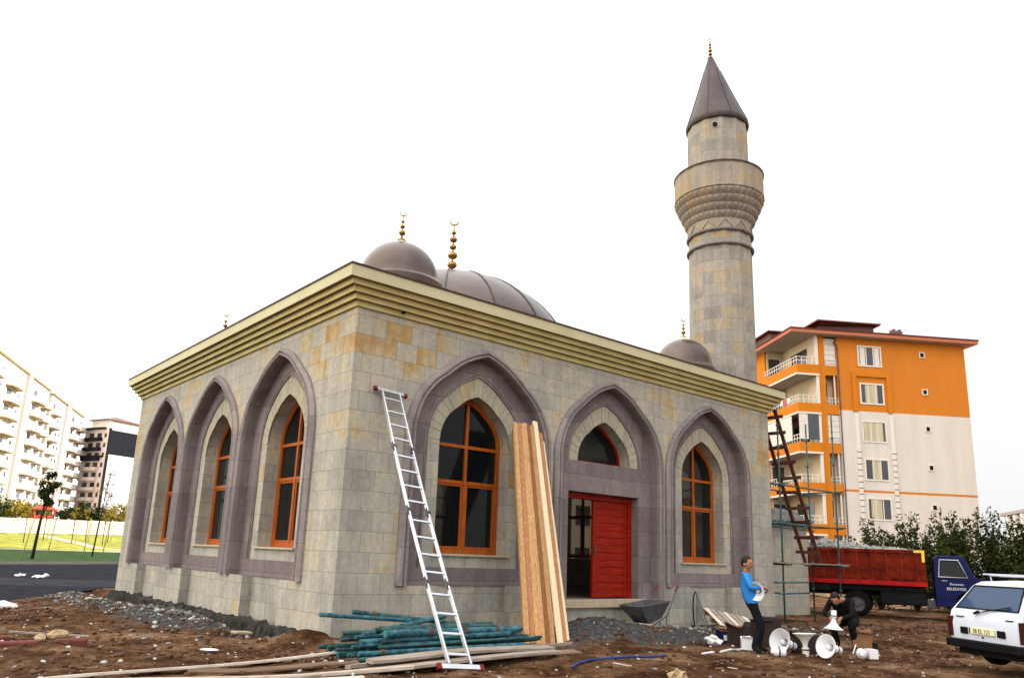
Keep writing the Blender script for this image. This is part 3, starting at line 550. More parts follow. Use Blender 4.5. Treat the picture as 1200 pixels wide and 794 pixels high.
# ------------------------------------------------------------------ minaret
mi = empty('minaret', (15.5, 2.4, -0.1), 0, 'tall pale stone minaret with ribbed balcony and dark pointed cone roof', 'minaret')
def lz(prof): return [(r_, z + .1) for r_, z in prof]
PN = 16
d = MB(); d.lathe(lz([(1.155, 0), (1.13, 8), (1.10, 12.42)]), 12, phase=.2); d.build('shaft', M['minaret'], mi)
for z in (12.43, 12.95):
    d = MB(); d.lathe(lz([(1.08, z - .05), (1.15, z - .05), (1.18, z - .015), (1.18, z + .02), (1.15, z + .05), (1.08, z + .05)]), 36); d.build('ring_moulding', M['mauve'], mi, smooth='auto', clean=True)
d = MB(); d.lathe(lz([(1.10, 12.42), (1.10, 12.96)]), 12, phase=.2); d.build('neck', M['minaret'], mi)
d = MB(); d.lathe(lz([(1.10, 12.96), (1.13, 13.36)]), 24, phase=.2)
for k in range(12):   # zigzag relief
    for s_ in (0, 1):
        a0 = 2 * math.pi * (k + s_ * .5) / 12; a1 = 2 * math.pi * (k + .5 + s_ * .5) / 12; z0, z1 = (13.02, 13.32) if s_ == 0 else (13.32, 13.02)
        d.beam((1.12 * math.cos(a0), 1.12 * math.sin(a0), z0 + .1), (1.12 * math.cos(a1), 1.12 * math.sin(a1), z1 + .1), .05, .05)
d.build('zigzag_band', M['minaret_plain'], mi)
rows = [(13.36, 1.09, 1.21), (13.61, 1.19, 1.32), (13.86, 1.30, 1.43), (14.11, 1.41, 1.53)]
for z, r0, r1 in rows:      # stalactite rows: scalloped rings
    d = MB(); n = 40; seg = 6; N_ = n * seg; prof = [(0, .0), (.35, .04), (.85, .12), (1.0, .17), (1.05, .215), (.9, .235), (-.1, .24)]; vs = []
    for (t, dz) in prof:
        for k in range(N_):
            ph = (k % seg) / seg; bulge = abs(math.sin(math.pi * ph)); rr = r0 + (r1 - r0) * t + (0.05 * bulge * (0.35 + 0.65 * max(0, t)) if dz < .2 else 0.035)
            a = 2 * math.pi * k / N_; vs.append((rr * math.cos(a), rr * math.sin(a), z + dz + .1))
    fs = [(j * N_ + k, j * N_ + (k + 1) % N_, (j + 1) * N_ + (k + 1) % N_, (j + 1) * N_ + k) for j in range(len(prof) - 1) for k in range(N_)]
    d.add(vs, fs); d.build('corbel_ring', M['minaret_plain'], mi, smooth='auto')
d = MB(); d.lathe(lz([(1.2, 14.36), (1.585, 14.36), (1.60, 14.38), (1.60, 14.42), (1.575, 14.44), (1.575, 15.24), (1.59, 15.26), (1.59, 15.30), (1.45, 15.30), (1.45, 14.5), (1.0, 14.5)]), 24, phase=.1); d.build('balcony', M['minaret_plain'], mi, clean=True)
d = MB(); d.lathe(lz([(1.60, 15.27), (1.605, 15.325), (1.44, 15.325)]), 48); d.build('balcony_rim', M['rim'], mi, smooth='auto')
d = MB(); d.lathe(lz([(1.10, 14.5), (1.08, 17.35)]), 12, phase=.2); d.build('upper_shaft', M['minaret'], mi)
d = MB(); hx, hy = -0.93, -0.55; dn = Vector((hx, hy, 0)).normalized(); d.lathe([(.085, 0), (.085, .03), (0, .03)], 14, origin=(dn.x * 1.09, dn.y * 1.09, 17.08), axis=(dn.x, dn.y, 0)); d.build('vent_hole', M['black'], mi)
d = MB(); d.lathe(lz([(1.06, 17.30), (1.12, 17.30), (1.145, 17.36), (1.15, 17.42), (1.13, 17.5)]), 32); d.build('eave_ring', M['leadseam'], mi, smooth='auto')
d = MB(); tip = Vector((-.14, .12, 0)); n = 32; vs = []; prof = [(1.14, 17.44), (1.12, 17.52), (.88, 18.15), (.61, 18.92), (.33, 19.75), (.08, 20.45), (.0, 20.5)]
for r_, z in prof:
    o_ = tip * ((z - 17.44) / 3.06)
    for k in range(n): a = 2 * math.pi * k / n; vs.append((r_ * math.cos(a) + o_.x, r_ * math.sin(a) + o_.y, z + .1))
d.add(vs, [(j * n + k, j * n + (k + 1) % n, (j + 1) * n + (k + 1) % n, (j + 1) * n + k) for j in range(len(prof) - 1) for k in range(n)]); cn = d.build('cone_roof', M['leaddark'], mi, smooth='auto')
for k in range(8):
    a = 2 * math.pi * k / 8 + .3; s_ = MB(); s_.tube([(r_ * math.cos(a) * 1.005 + tip.x * (z - 17.44) / 3.06, r_ * math.sin(a) * 1.005 + tip.y * (z - 17.44) / 3.06, z + .1) for r_, z in prof[:-2]], .014, 5); s_.build('roof_seam', M['leadseam'], cn)
f_ = MB(); finial(f_, tip.x, tip.y, 20.5, 1.0, 5); f_.build('finial', M['gold'], cn, smooth=True)

# low annex with a tiled top beyond the front corner
M['tile'] = mat('grey_roof_tile', (0.13, 0.12, 0.12), 0.85, var=0.4, scale=3)
ax = empty('annex_building', (14.6, 3.6, 0), 0, 'low plain stone annex with grey tiled eave behind the scaffolding', 'annex')
d = MB(); d.box((0, 0, -.3), (8.1, 3.2, 3.2)); d.build('wall', M['ashlar'], ax)
d = MB()
for i in range(28): x = -.1 + i * .297; d.tube([(x, -.28, 3.22), (x, .55, 3.78)], .10, 8)
d.box((-.2, -.25, 3.16), (8.2, -.05, 3.22)); d.box((-.2, .5, 3.2), (8.2, 3.3, 3.6)); d.build('tiled_eave', M['tile'], ax)

# ------------------------------------------------------------------ ladders, planks, pipes, boards
lad = empty('aluminium_ladder', (0.24, -3.5, 0.0), 0, 'folding aluminium ladder leaning against the front wall beside the first arch', 'ladder')
LA = Vector((0, 0, 0.03)); LB = Vector((0.56, 3.40, 4.60)); side = Vector((1, 0, 0)); side = (side - LB.normalized() * side.dot(LB.normalized())).normalized()
nrm = LB.normalized().cross(side)
bend = lambda t: nrm * (0.07 * math.sin(math.pi * t))
for s_ in (-1, 1):
    for q in range(4):
        t0, t1 = q / 4 + .006, (q + 1) / 4 - .006; d = MB(); a = LA.lerp(LB, t0) + bend(q / 4) + side * s_ * .19; c_ = LA.lerp(LB, t1) + bend((q + 1) / 4) + side * s_ * .19
        d.beam(a, c_, .028, .066, up=nrm); d.build('rail', M['alu'], lad, bevel=.004)
    for q in (1, 2, 3):
        d = MB(); p = LA.lerp(LB, q / 4) + bend(q / 4) + side * s_ * .19; d.lathe([(0, -.028), (.05, -.028), (.05, .028), (0, .028)], 12, origin=p, axis=side); d.beam(p - LB.normalized() * .10, p + LB.normalized() * .10, .04, .05, up=nrm); d.build('hinge', M['steelgrey'], lad)
for q in range(4):
    for j in range(4):
        t = q / 4 + (j + .55) / 4.2 / 4 * 1.0 + .003; p = LA.lerp(LB, t) + bend(t); d = MB(); d.beam(p - side * .18, p + side * .18, .034, .022, up=nrm); d.build('rung', M['alu'], lad)
for p, hw_, nm in ((LA, .33, 'foot_bar'), (LB, .29, 'top_bar')):
    d = MB(); d.beam(p - side * hw_, p + side * hw_, .075, .05, up=nrm); fb = d.build(nm, M['alu'], lad, bevel=.004)
    for s_ in (-1, 1): d = MB(); d.beam(p + side * s_ * hw_, p + side * s_ * (hw_ + .07), .085, .06, up=nrm); d.build('end_cap', M['redplastic'], fb)

G_PL = 'planks leaning against the front wall'
pl = [ # bottom x,y ; top x ; width ; material ; label
    (3.18, -1.62, 3.90, 4.42, 'pine', 'leftmost orange-tinted pine plank of the leaning bundle'), (3.29, -1.66, 4.00, 4.45, 'pinered', 'dark reddish plank second from the left in the leaning bundle'),
    (3.38, -1.70, 4.09, 4.43, 'pine', 'third pine plank from the left in the leaning bundle'), (3.48, -1.74, 4.18, 4.44, 'pine', 'pine plank left of the middle of the leaning bundle'),
    (3.57, -1.77, 4.26, 4.45, 'pinered', 'brown-edged plank in the middle of the leaning bundle'), (3.66, -1.80, 4.34, 4.43, 'pine', 'pine plank just left of the pale plank in the leaning bundle'),
    (3.80, -1.86, 4.47, 4.52, 'pinepale', 'wide pale almost white plank leaning against the wall'), (3.93, -1.84, 4.62, 4.32, 'pinered', 'short brown plank right of the pale leaning plank'),
    (4.03, -1.80, 4.66, 4.12, 'pinepale', 'rightmost plank of the leaning bundle, pale and short')]
for i, (bx, by, tx, tz, m_, lb) in enumerate(pl):
    d = MB(); a = Vector((bx, by, 0.02)); c_ = Vector((tx, -0.20 - .02 * (i % 3), tz - .02 * ((i * 5) % 3))); d.beam(a, c_, .102 if m_ != 'pinepale' else .12, .055, up=(0, -1, .25))
    tag(d.build('plank', M[m_], bevel=.003), lb, 'plank', G_PL)
for i in range(6):
    d = MB(); x = 3.25 + i * .125; d.beam((x, -1.50 + .02 * (i % 2), .02), (x + .69, -.135, 4.30 + .05 * (i % 3)), .11, .045, up=(0, -1, .4))
    tag(d.build('plank', M['pinered' if i % 2 else 'pine'], bevel=.003), 'plank in the back row of the leaning bundle, ' + ['leftmost', 'second from the left', 'third from the left', 'third from the right', 'second from the right', 'rightmost'][i], 'plank', G_PL)

G_PI = 'teal scaffold pipes piled below the window'
def pipe(a, b_, r, m_, coup, lb, nm='scaffold_pipe'):
    a = (a[0] - .22, a[1] + .28, a[2] + .03); b_ = (b_[0] - .22, b_[1] + .28, b_[2] + .03); d = MB(); d.tube([a, b_], r, 12); o = d.build(nm, m_, smooth='auto'); tag(o, lb, 'pipe', G_PI)
    A = Vector(a); B_ = Vector(b_); dr = (B_ - A).normalized()
    for t in coup: d = MB(); d.lathe([(r, -.035), (r * 1.28, -.03), (r * 1.28, .03), (r, .035)], 12, origin=A.lerp(B_, t), axis=dr); d.build('coupler', M['rust'], o)
    return o
rnd = random.Random(4)
for layer, (zc, ys_) in enumerate(((.04, [-2.85 + .105 * q for q in range(13)]), (.105, [-2.78 + .105 * q for q in range(11)]), (.17, [-2.70 + .11 * q for q in range(9)]), (.24, [-2.62 + .11 * q for q in range(7)]), (.31, [-2.52 + .12 * q for q in range(5)]), (.37, [-2.4, -2.2, -2.02]))):
    for yi, y in enumerate(ys_):
        x0 = -0.55 + rnd.uniform(-.3, .5) + layer * .05; x1 = 2.95 + rnd.uniform(-.6, .35) - layer * .05
        pipe((x0, y + rnd.uniform(-.12, .12), zc + rnd.uniform(0, .03)), (x1, y + rnd.uniform(-.12, .12), zc + rnd.uniform(0, .05)), rnd.choice([.024, .028, .032, .036, .044]), M[rnd.choice(['teal', 'teal', 'teal2'])], [rnd.uniform(.1, .9)] if rnd.random() < .5 else [], ['bottom', 'second', 'third', 'fourth', 'fifth', 'topmost'][layer].join(('teal pipe in the ', ' layer of the pile, ')) + (['nearest the boards'] + [a_ + ' from the boards' for a_ in ['second', 'third', 'fourth', 'fifth', 'sixth', 'seventh', 'eighth', 'ninth', 'tenth', 'eleventh', 'twelfth', 'thirteenth']])[yi])
pipe((-.85, -1.9, .60), (.9, -1.75, .46), .035, M['teal'], [], 'teal pipe with a bare steel end sticking out left on top of the pile')
pipe((0.05, -1.3, .58), (1.9, -1.75, .38), .04, M['teal2'], [.2], 'dark green pipe lying highest at the back of the pile')
pipe((-.38, -2.45, .34), (1.75, -1.55, .50), .042, M['teal'], [], 'bright teal pipe crossing the top of the pile diagonally')
pipe((-.1, -2.6, .36), (2.75, -2.42, .33), .058, M['teal'], [.3, .55, .8], 'thick teal pipe with three rusty collars on top of the pile')
pipe((-.95, -2.95, .05), (.0, -2.85, .06), .034, M['teal2'], [.08, .2], 'thin dark pipe with white coupler on the ground left of the pile')
tag(MB().tube([(-1.19, -2.672, .08), (-1.25, -2.677, .08)], .028, 10).build('pipe_plug', M['white']), 'white plug at the end of the thin dark pipe', 'plug')

G_BD = 'boards lying on the ground in front of the pipes'
bds = [((-5.1, -2.55, .05), (-.9, -1.85, .10), .20, .035, 'palewood', 'long bleached board running off to the lower left'),
       ((-1.30, -3.02, .09), (3.35, -2.52, .13), .18, .05, 'oldwood', 'grey board nearest the pipe pile, tilted on its edge'),
       ((-1.05, -3.15, .16), (2.6, -2.85, .14), .22, .045, 'oldwood', 'rounded-end grey board on top of the others'),
       ((-1.35, -3.25, .05), (3.1, -3.0, .06), .20, .04, 'oldwood2', 'brown board under the rounded-end board'),
       ((-2.6, -3.45, .07), (2.35, -3.28, .10), .20, .045, 'oldwood', 'long grey board behind the ladder foot'),
       ((-4.3, -2.95, .06), (-.72, -3.68, .09), .19, .045, 'palewood', 'pale board with a broken pointed end left of the ladder foot'),
       ((-4.6, -2.75, .04), (-1.6, -3.95, .06), .20, .04, 'palewood', 'frontmost pale board cut by the bottom of the picture'),
       ((-3.2, -2.35, .04), (-1.0, -2.75, .05), .16, .03, 'oldwood2', 'short brown board between the pale boards')]
for a, b_, w_, h_, m_, lb in bds:
    d = MB(); A = Vector(a); B_ = Vector(b_); n = 10; dr = (B_ - A).normalized(); sd_ = dr.cross(Vector((0, 0, 1))).normalized(); tw = rnd.uniform(-.15, .15); sec = []
    for i in range(n + 1):
        t = i / n; c_ = A.lerp(B_, t) + Vector((0, 0, .025 * math.sin(t * 5 + a[0]))); e = 1.0
        if i == 0: e = .7
        s2 = sd_ * math.cos(tw) + Vector((0, 0, 1)) * math.sin(tw); u2 = s2.cross(dr)
        sec.append([c_ + s2 * w_ / 2 * e + u2 * h_ / 2, c_ - s2 * w_ / 2 * e + u2 * h_ / 2, c_ - s2 * w_ / 2 * e - u2 * h_ / 2, c_ + s2 * w_ / 2 * e - u2 * h_ / 2])
    vs = [v for s_ in sec for v in s_]; d.add(vs, [(i * 4 + k, i * 4 + (k + 1) % 4, (i + 1) * 4 + (k + 1) % 4, (i + 1) * 4 + k) for i in range(n) for k in range(4)] + [(0, 1, 2, 3), (n * 4 + 3, n * 4 + 2, n * 4 + 1, n * 4)])
    tag(d.build('board', M[m_], bevel=.004), lb, 'board', G_BD)

# ------------------------------------------------------------------ scaffold and timber ladder at the right corner
sc = empty('scaffold', (14.95, 0.1, 0), 0, 'green tube scaffold bay with a plank deck beside the right corner', 'scaffolding')
px_ = [0.0, 3.45]; py_ = [0.0, .95]
for i, x in enumerate(px_):
    for j, y in enumerate(py_):
        d = MB(); h_ = 6.45 if i == 0 else (6.75 if j == 0 else 6.5); d.tube([(x, y, -.2), (x, y, h_)], .028, 8); pz = d.build('post', M['tealscaf'], sc, smooth=True)
        d = MB(); [d.lathe([(.028, -.03), (.05, -.025), (.05, .025), (.028, .03)], 8, origin=(x, y, z)) for z in (.9, 1.75, 2.85, 4.0, 5.0, 5.9)]; d.build('collar', M['tealscaf'], pz)
for z in (.8, 1.12, 2.86, 4.04):
    d = MB(); x1 = 3.75 if z > 1.5 else 1.4; d.tube([(-.75 if z > 2 else -.35, -.05, z), (x1, -.05, z + .02)], .025, 8); d.build('ledger', M['tealscaf'], sc, smooth=True)
    d = MB(); d.tube([(-.75 if z > 2 else -.3, .98, z), (x1, .98, z - .04)], .025, 8); d.build('ledger', M['tealscaf'], sc, smooth=True)
for z in (2.9, 4.08):
    for x in px_: d = MB(); d.tube([(x, -.3, z), (x, 1.25, z)], .025, 8); d.build('transom', M['tealscaf'], sc, smooth=True)
for z in (1.68,):
    for x in px_: d = MB(); d.tube([(x, -.3, z - .03), (x, 1.25, z - .03)], .025, 8); d.build('transom', M['tealscaf'], sc, smooth=True)
    for k in range(4): d = MB(); d.box((-.5 + .05 * k, -.14 + .29 * k, z), (3.9 - .1 * k, .12 + .29 * k, z + .04)); d.build('deck_plank', M['oldwood'], sc, bevel=.004)
wl = empty('timber_ladder', (17.1, 0.07, 1.74), 0, 'rough dark red-brown timber ladder standing on the scaffold deck', 'ladder')
for y in (0.0, .50): d = MB(); d.beam((0, y, 0), (-2.32, y, 4.62), .06, .10, up=(0, 1, 0)); d.build('rail', M['ladderwood'], wl)
for k in range(10):
    t = .07 + k * .098; off = rnd.uniform(-.08, .1); d = MB(); d.beam((-2.32 * t - .04, -.16 + off, 4.62 * t + rnd.uniform(-.02, .02)), (-2.32 * t - .04, .66 + off, 4.62 * t + rnd.uniform(-.03, .03)), .10, .05, up=(1, 0, 0)); d.build('rung', M['ladderwood'], wl)

# ------------------------------------------------------------------ people
def skin_figure(name, joints, edges, matfn, mats, parent, root):
    """joints: name -> (co, radius); one continuous skin-modified surface, materials by nearest bone"""
    names = list(joints); me = bpy.data.meshes.new(name); idx = {n: i for i, n in enumerate(names)}
    me.from_pydata([joints[n][0] for n in names], [(idx[a], idx[b_]) for a, b_ in edges], [])
    o = bpy.data.objects.new(name, me); COL.objects.link(o)
    o.modifiers.new('skin', 'SKIN'); me.skin_vertices[0]
    for n in names:
        sv = me.skin_vertices[0].data[idx[n]]; r_ = joints[n][1]; sv.radius = r_ if isinstance(r_, tuple) else (r_, r_); sv.use_root = (n == root)
    sb = o.modifiers.new('sub', 'SUBSURF'); sb.levels = 2; sb.render_levels = 2
    dg = bpy.context.evaluated_depsgraph_get(); nm = bpy.data.meshes.new_from_object(o.evaluated_get(dg)); bpy.data.objects.remove(o)
    nm.name = name; nm.materials.clear(); [nm.materials.append(m_) for m_ in mats]
    segs = [(Vector(joints[a][0]), Vector(joints[b_][0]), a, b_) for a, b_ in edges]
    for p in nm.polygons:
        c_ = p.center; best = None
        for A, B_, a, b_ in segs:
            ab = B_ - A; t = max(0, min(1, (c_ - A).dot(ab) / max(1e-9, ab.length_squared))); dd = (A + ab * t - c_).length
            if best is None or dd < best[0]: best = (dd, a, b_, t)
        p.material_index = matfn(best[1], best[2], best[3], c_); p.use_smooth = True
    return nm
def head_mesh(mb, c, fwd, up, s=1.1):
    """head with brow, nose, mouth and ears; materials 0 skin, 1 eye/mouth dark"""
    f = Vector(fwd).normalized(); u = Vector(up).normalized(); u = (u - f * u.dot(f)).normalized(); l = u.cross(f); c = Vector(c); n, m_ = 20, 16; vs = []
    for j in range(m_ + 1):
        th = math.pi * j / m_
        for i in range(n):
            ph = 2 * math.pi * i / n; x = math.sin(th) * math.cos(ph); y = math.sin(th) * math.sin(ph); z = math.cos(th)
            wx = .098; wy = .076; k = 1.0
            if z < -.1: k = 1 - .30 * ((-z - .1) / .9) ** 1.3
            X = x * wx * (k if x < 0 else (1 - .12 * max(0, -z))); Y = y * wy * k; Z = z * .118
            if x > .55 and abs(y) < .55:
                if abs(y) < .17 and -.38 < z < .12: X += .020 * (1 - abs(y) / .17) * (1 - abs(z + .24) / .4 if abs(z + .24) < .4 else 0)   # nose
                if .08 < z < .28: X += .005
                if abs(abs(y) - .33) < .16 and -.08 < z < .08: X -= .007
                if abs(y) < .3 and -.62 < z < -.48: X += .004
            vs.append(c + (f * X + l * Y + u * Z) * s)
    mb.add(vs, [(j * n + i, j * n + (i + 1) % n, (j + 1) * n + (i + 1) % n, (j + 1) * n + i) for j in range(m_) for i in range(n)], 0)
    for sg in (-1, 1):
        mb.lathe([(0, -.004), (.010, -.002), (.012, .002), (.008, .006), (0, .007)], 8, 1, origin=c + (f * .084 + l * .027 * sg + u * .004) * s, axis=f)
        mb.tube([c + (f * .088 + l * (.014 * sg) + u * .022) * s, c + (f * .078 + l * (.045 * sg) + u * .022) * s], .0035, 5, 1)
        mb.lathe([(0, -.008), (.028, -.006), (.032, 0), (.02, .006), (0, .008)], 10, 0, origin=c + (f * -.008 + l * .078 * sg - u * .012) * s, axis=l)
    mb.tube([c + (f * .087 + l * -.024 - u * .058) * s, c + (f * .094 - u * .061) * s, c + (f * .087 + l * .024 - u * .058) * s], .0035, 5, 1)
def hair_mesh(c, fwd, up, s=1.1):
    mb = MB(); f = Vector(fwd).normalized(); u = Vector(up).normalized(); u = (u - f * u.dot(f)).normalized(); l = u.cross(f); c = Vector(c); n, m_ = 28, 12; vs = []
    for j in range(m_ + 1):
        th = math.pi * .62 * j / m_
        for i in range(n):
            ph = 2 * math.pi * i / n; x = math.sin(th) * math.cos(ph); y = math.sin(th) * math.sin(ph); z = math.cos(th); tt = th
            lim = math.pi * (.30 if math.cos(ph) > .45 else (.46 if math.cos(ph) > -.1 else .62))
            th2 = min(th, lim * 1.0); x = math.sin(th2) * math.cos(ph); y = math.sin(th2) * math.sin(ph); z = math.cos(th2)
            rr = 1.09 + .05 * noise.noise(Vector((x * 5, y * 5, z * 5))) - (.07 if th > lim else 0)
            vs.append(c + (f * x * .098 * rr + l * y * .078 * rr + u * (z * .118 * rr + .004)) * s)
    mb.add(vs, [(j * n + i, j * n + (i + 1) % n, (j + 1) * n + (i + 1) % n, (j + 1) * n + i) for j in range(m_) for i in range(n)], 0); return mb
def hand(mb, wrist, pdir, palm_n, thumb_dir, curl=0.5, mi=0, s=1.0):
    """palm block with five separate curled fingers"""
    w_ = Vector(wrist); d = Vector(pdir).normalized(); n = Vector(palm_n); n = (n - d * n.dot(d)).normalized(); t = Vector(thumb_dir); t = (t - d * t.dot(d) - n * t.dot(n)).normalized()
    mb.tube([w_ - d * .02, w_ + d * .02, w_ + d * .055 * s, w_ + d * .09 * s], [.026, .032 * s, .038 * s, .034 * s], 10, mi)
    for k, (off, ln) in enumerate(((.030, .070), (.010, .078), (-.011, .072), (-.031, .056))):
        p = w_ + d * .078 * s + t * off * s; a = 0.25 + curl * .5; pts = [p - d * .02]; cur = d.copy(); ang = 0
        for q in range(3):
            pts.append(pts[-1] + (d * math.cos(ang) + n * math.sin(ang)) * (ln * (.5, .33, .25)[q] + (.02 if q == 0 else 0)) * s); ang += curl * 1.1
        mb.tube(pts, [.011, .010, .009, .007], 7, mi)
    p = w_ + d * .03 + t * .025; mb.tube([p, p + (t * .03 + d * .02) * s, p + (t * .038 + d * .045 + n * .012) * s, p + (t * .03 + d * .062 + n * .026) * s], [.014, .013, .011, .008], 7, mi)
M['skin'] = mat('sun_tanned_skin', (0.36, 0.17, 0.10), 0.55, var=0.08); M['hair'] = mat('dark_hair', (0.012, 0.010, 0.010), 0.6)
M['bluejumper'] = mat('sky_blue_jumper', (0.025, 0.22, 0.60), 0.85, var=0.18, scale=9, bump=0.3); M['blacktrousers'] = mat('black_trousers', (0.010, 0.010, 0.013), 0.85, var=0.3, spec=0.05)
M['shoe'] = mat('black_shoe', (0.012, 0.011, 0.010), 0.5, spec=0.05); M['darkjacket'] = mat('black_jacket', (0.010, 0.009, 0.010), 0.85, var=0.3, spec=0.05); M['navy'] = mat('navy_denim', (0.012, 0.018, 0.06), 0.9, var=0.3, spec=0.05)
def person(loc, fdir, J, label, top, bottom, headc, hfwd, hup, hands, group=None):
    """J is given in (forward, left, up) coordinates of the figure"""
    F = Vector((fdir[0], fdir[1], 0)).normalized(); Lf = Vector((0, 0, 1)).cross(F)
    cv = lambda p: F * p[0] + Lf * p[1] + Vector((0, 0, p[2]))
    joints = {k: (cv(v[:3]), v[3] if len(v) == 4 else (v[3], v[4])) for k, v in J.items()}
    edges = [('pelvis', 'waist'), ('waist', 'chest'), ('chest', 'neck'), ('neck', 'skull')]
    for s_ in 'LR': edges += [('chest', 'sh' + s_), ('sh' + s_, 'el' + s_), ('el' + s_, 'wr' + s_), ('pelvis', 'hip' + s_), ('hip' + s_, 'kn' + s_), ('kn' + s_, 'an' + s_), ('an' + s_, 'toe' + s_)]
    def mf(a, b_, t, c):
        n = a + b_
        if 'toe' in n and ('an' in a): return 3
        if 'skull' in n or ('neck' in b_ and t > .85): return 0
        if 'wr' in b_ and t > .9: return 0
        if 'kn' in n or ('hip' in n and c.z < .90): return 2
        return 1
    me = skin_figure('person', joints, edges, mf, [M['skin'], top, bottom, M['shoe'], M['hair']], None, 'pelvis')
    o = bpy.data.objects.new('person', me); COL.objects.link(o); o.location = loc; tag(o, label, 'person', group)
    mb = MB(); head_mesh(mb, cv(headc), cv(hfwd), cv(hup)); 
    for wr, pd, pn, td, cu in hands: hand(mb, cv(wr), cv(pd), cv(pn), cv(td), cu)
    tmp = mb.build('tmp_head', [M['skin'], M['hair']], smooth=True); tm = tmp.data
    # join head and hands into the body mesh
    bm = bmesh.new(); bm.from_mesh(me); n0 = len(bm.faces); bm.from_mesh(tm); bm.faces.ensure_lookup_table()
    for f_ in bm.faces[n0:]: f_.material_index = 4 if f_.material_index == 1 else 0; f_.smooth = True
    bm.to_mesh(me); bm.free(); bpy.data.objects.remove(tmp)
    hair_mesh(cv(headc), cv(hfwd), cv(hup)).build('hair', M['hair'], o, smooth=True)
    # jumper hem and collar
    return o, cv
J1 = dict(pelvis=(-.03, 0, .93, .145, .165), waist=(-.09, 0, 1.08, .145, .165), chest=(-.15, 0, 1.30, .145, .18), neck=(-.14, 0, 1.46, .062), skull=(-.125, 0, 1.56, .06),
          shL=(-.16, .18, 1.40, .064), elL=(-.06, .27, 1.17, .050), wrL=(.17, .13, 1.13, .033), shR=(-.15, -.18, 1.40, .064), elR=(-.07, -.29, 1.17, .050), wrR=(.15, -.14, 1.20, .033),
          hipL=(-.02, .09, .86, .098), knL=(.15, .11, .49, .066), anL=(.08, .12, .10, .045), toeL=(.24, .14, .04, .038), hipR=(-.03, -.09, .86, .098), knR=(.09, -.10, .49, .066), anR=(-.06, -.12, .10, .045), toeR=(.10, -.15, .04, .038))
man, cv1 = person((6.55, -4.25, 0.0), (.62, -.78), J1, 'laughing man in a blue jumper and black trousers carrying a white horn loudspeaker', M['bluejumper'], M['blacktrousers'],
    (-.105, -.01, 1.625), (.8, -.55, .05), (-.12, 0, 1), [((.17, .13, 1.13), (.5, -.6, -.15), (0, -.2, 1), (.6, .3, .6), .8), ((.15, -.14, 1.20), (.5, .55, -.1), (0, .2, -1), (.5, -.2, .7), .8)])
J2 = dict(pelvis=(-.26, 0, .60, .17, .20), waist=(-.16, 0, .74, .17, .20), chest=(.08, 0, .92, .17, .21), neck=(.24, 0, .99, .06), skull=(.32, 0, .98, .06),
          shL=(.10, .20, .95, .072), elL=(.26, .27, .70, .055), wrL=(.46, .10, .64, .033), shR=(.12, -.20, .95, .072), elR=(.28, -.27, .72, .055), wrR=(.48, -.08, .62, .033),
          hipL=(-.24, .11, .55, .12), knL=(.16, .20, .52, .085), anL=(-.06, .18, .10, .055), toeL=(.14, .22, .04, .04), hipR=(-.24, -.11, .55, .12), knR=(.14, -.20, .50, .085), anR=(-.10, -.18, .10, .055), toeR=(.10, -.22, .04, .04))
man2, cv2 = person((8.90, -4.80, 0.0), (-.95, -.10), J2, 'man in dark clothes crouching behind the loudspeakers with a white bell in his hands', M['darkjacket'], M['blacktrousers'],
    (.38, 0, 1.00), (.80, .05, -.55), (.55, 0, .80), [((.46, .10, .64), (.3, -.4, -.9), (.9, 0, .2), (0, -.9, .3), .7), ((.48, -.08, .62), (.3, .4, -.9), (.9, 0, .2), (0, .9, .3), .7)])

# ------------------------------------------------------------------ horn loudspeakers
G_H = 'white horn loudspeakers'
def horn(loc, axis, label, s=1.0, m_='white'):
    """axis points out of the bell"""
    ax_ = Vector(axis).normalized(); q = Vector((0, 0, 1)).rotation_difference(ax_)
    o = empty('horn_loudspeaker', loc, 0, label, 'loudspeaker', G_H); o.rotation_mode = 'QUATERNION'; o.rotation_quaternion = q
    pr = []
    for i in range(15): t = i / 14; pr.append((.055 + .195 * t ** 2.3, -.30 + .30 * t))
    pr += [(.262, .004), (.262, .014), (.248, .012)] ; inn = [(r_ - .008, z + .004) for r_, z in reversed(pr[:15])]
    d = MB(); d.lathe([(r_ * s, z * s) for r_, z in pr + inn], 32); d.build('bell', M[m_], o, smooth='auto')
    d = MB(); d.lathe([(r_ * s, z * s) for r_, z in [(0, -.22), (.035, -.22), (.05, -.10), (.052, -.07), (.03, -.04), (0, -.03)]], 16); d.build('reflex_cone', M[m_], o, smooth='auto')
    d = MB(); d.lathe([(r_ * s, z * s) for r_, z in [(.055, -.30), (.085, -.31), (.09, -.33), (.09, -.37), (.078, -.375), (.078, -.47), (.07, -.50), (0, -.505)]], 20); d.build('driver', M[m_], o, smooth='auto')
    d = MB(); d.lathe([(r_ * s, z * s) for r_, z in [(.092, -.335), (.094, -.34), (.094, -.36), (.092, -.365)]], 20); d.build('band', M['black'], o)
    d = MB(); d.tube([Vector((.08, 0, -.42)) * s, Vector((.16, 0, -.42)) * s, Vector((.16, 0, -.26)) * s, Vector((.10, 0, -.20)) * s], .010 * s, 6); d.build('bracket', M['steelgrey'], o)
    return o
horn((6.98, -4.50, .23), (-.96, .12, .26), 'horn loudspeaker on the ground nearest the man, bell facing the camera', .88)
horn((6.98, -5.00, .40), (.0, .05, 1), 'cream horn loudspeaker standing upright with its bell upward', .78, 'creamplastic')
horn((7.04, -5.38, .225), (-.96, .16, .22), 'horn loudspeaker in the middle with its round bell facing the camera', .80)
o_ = horn(Vector((6.55, -4.25, 0)) + cv1((.02, -.22, 1.12)), cv1((-.55, -.75, -.12)), 'horn loudspeaker carried in the arms of the man in blue', .66)
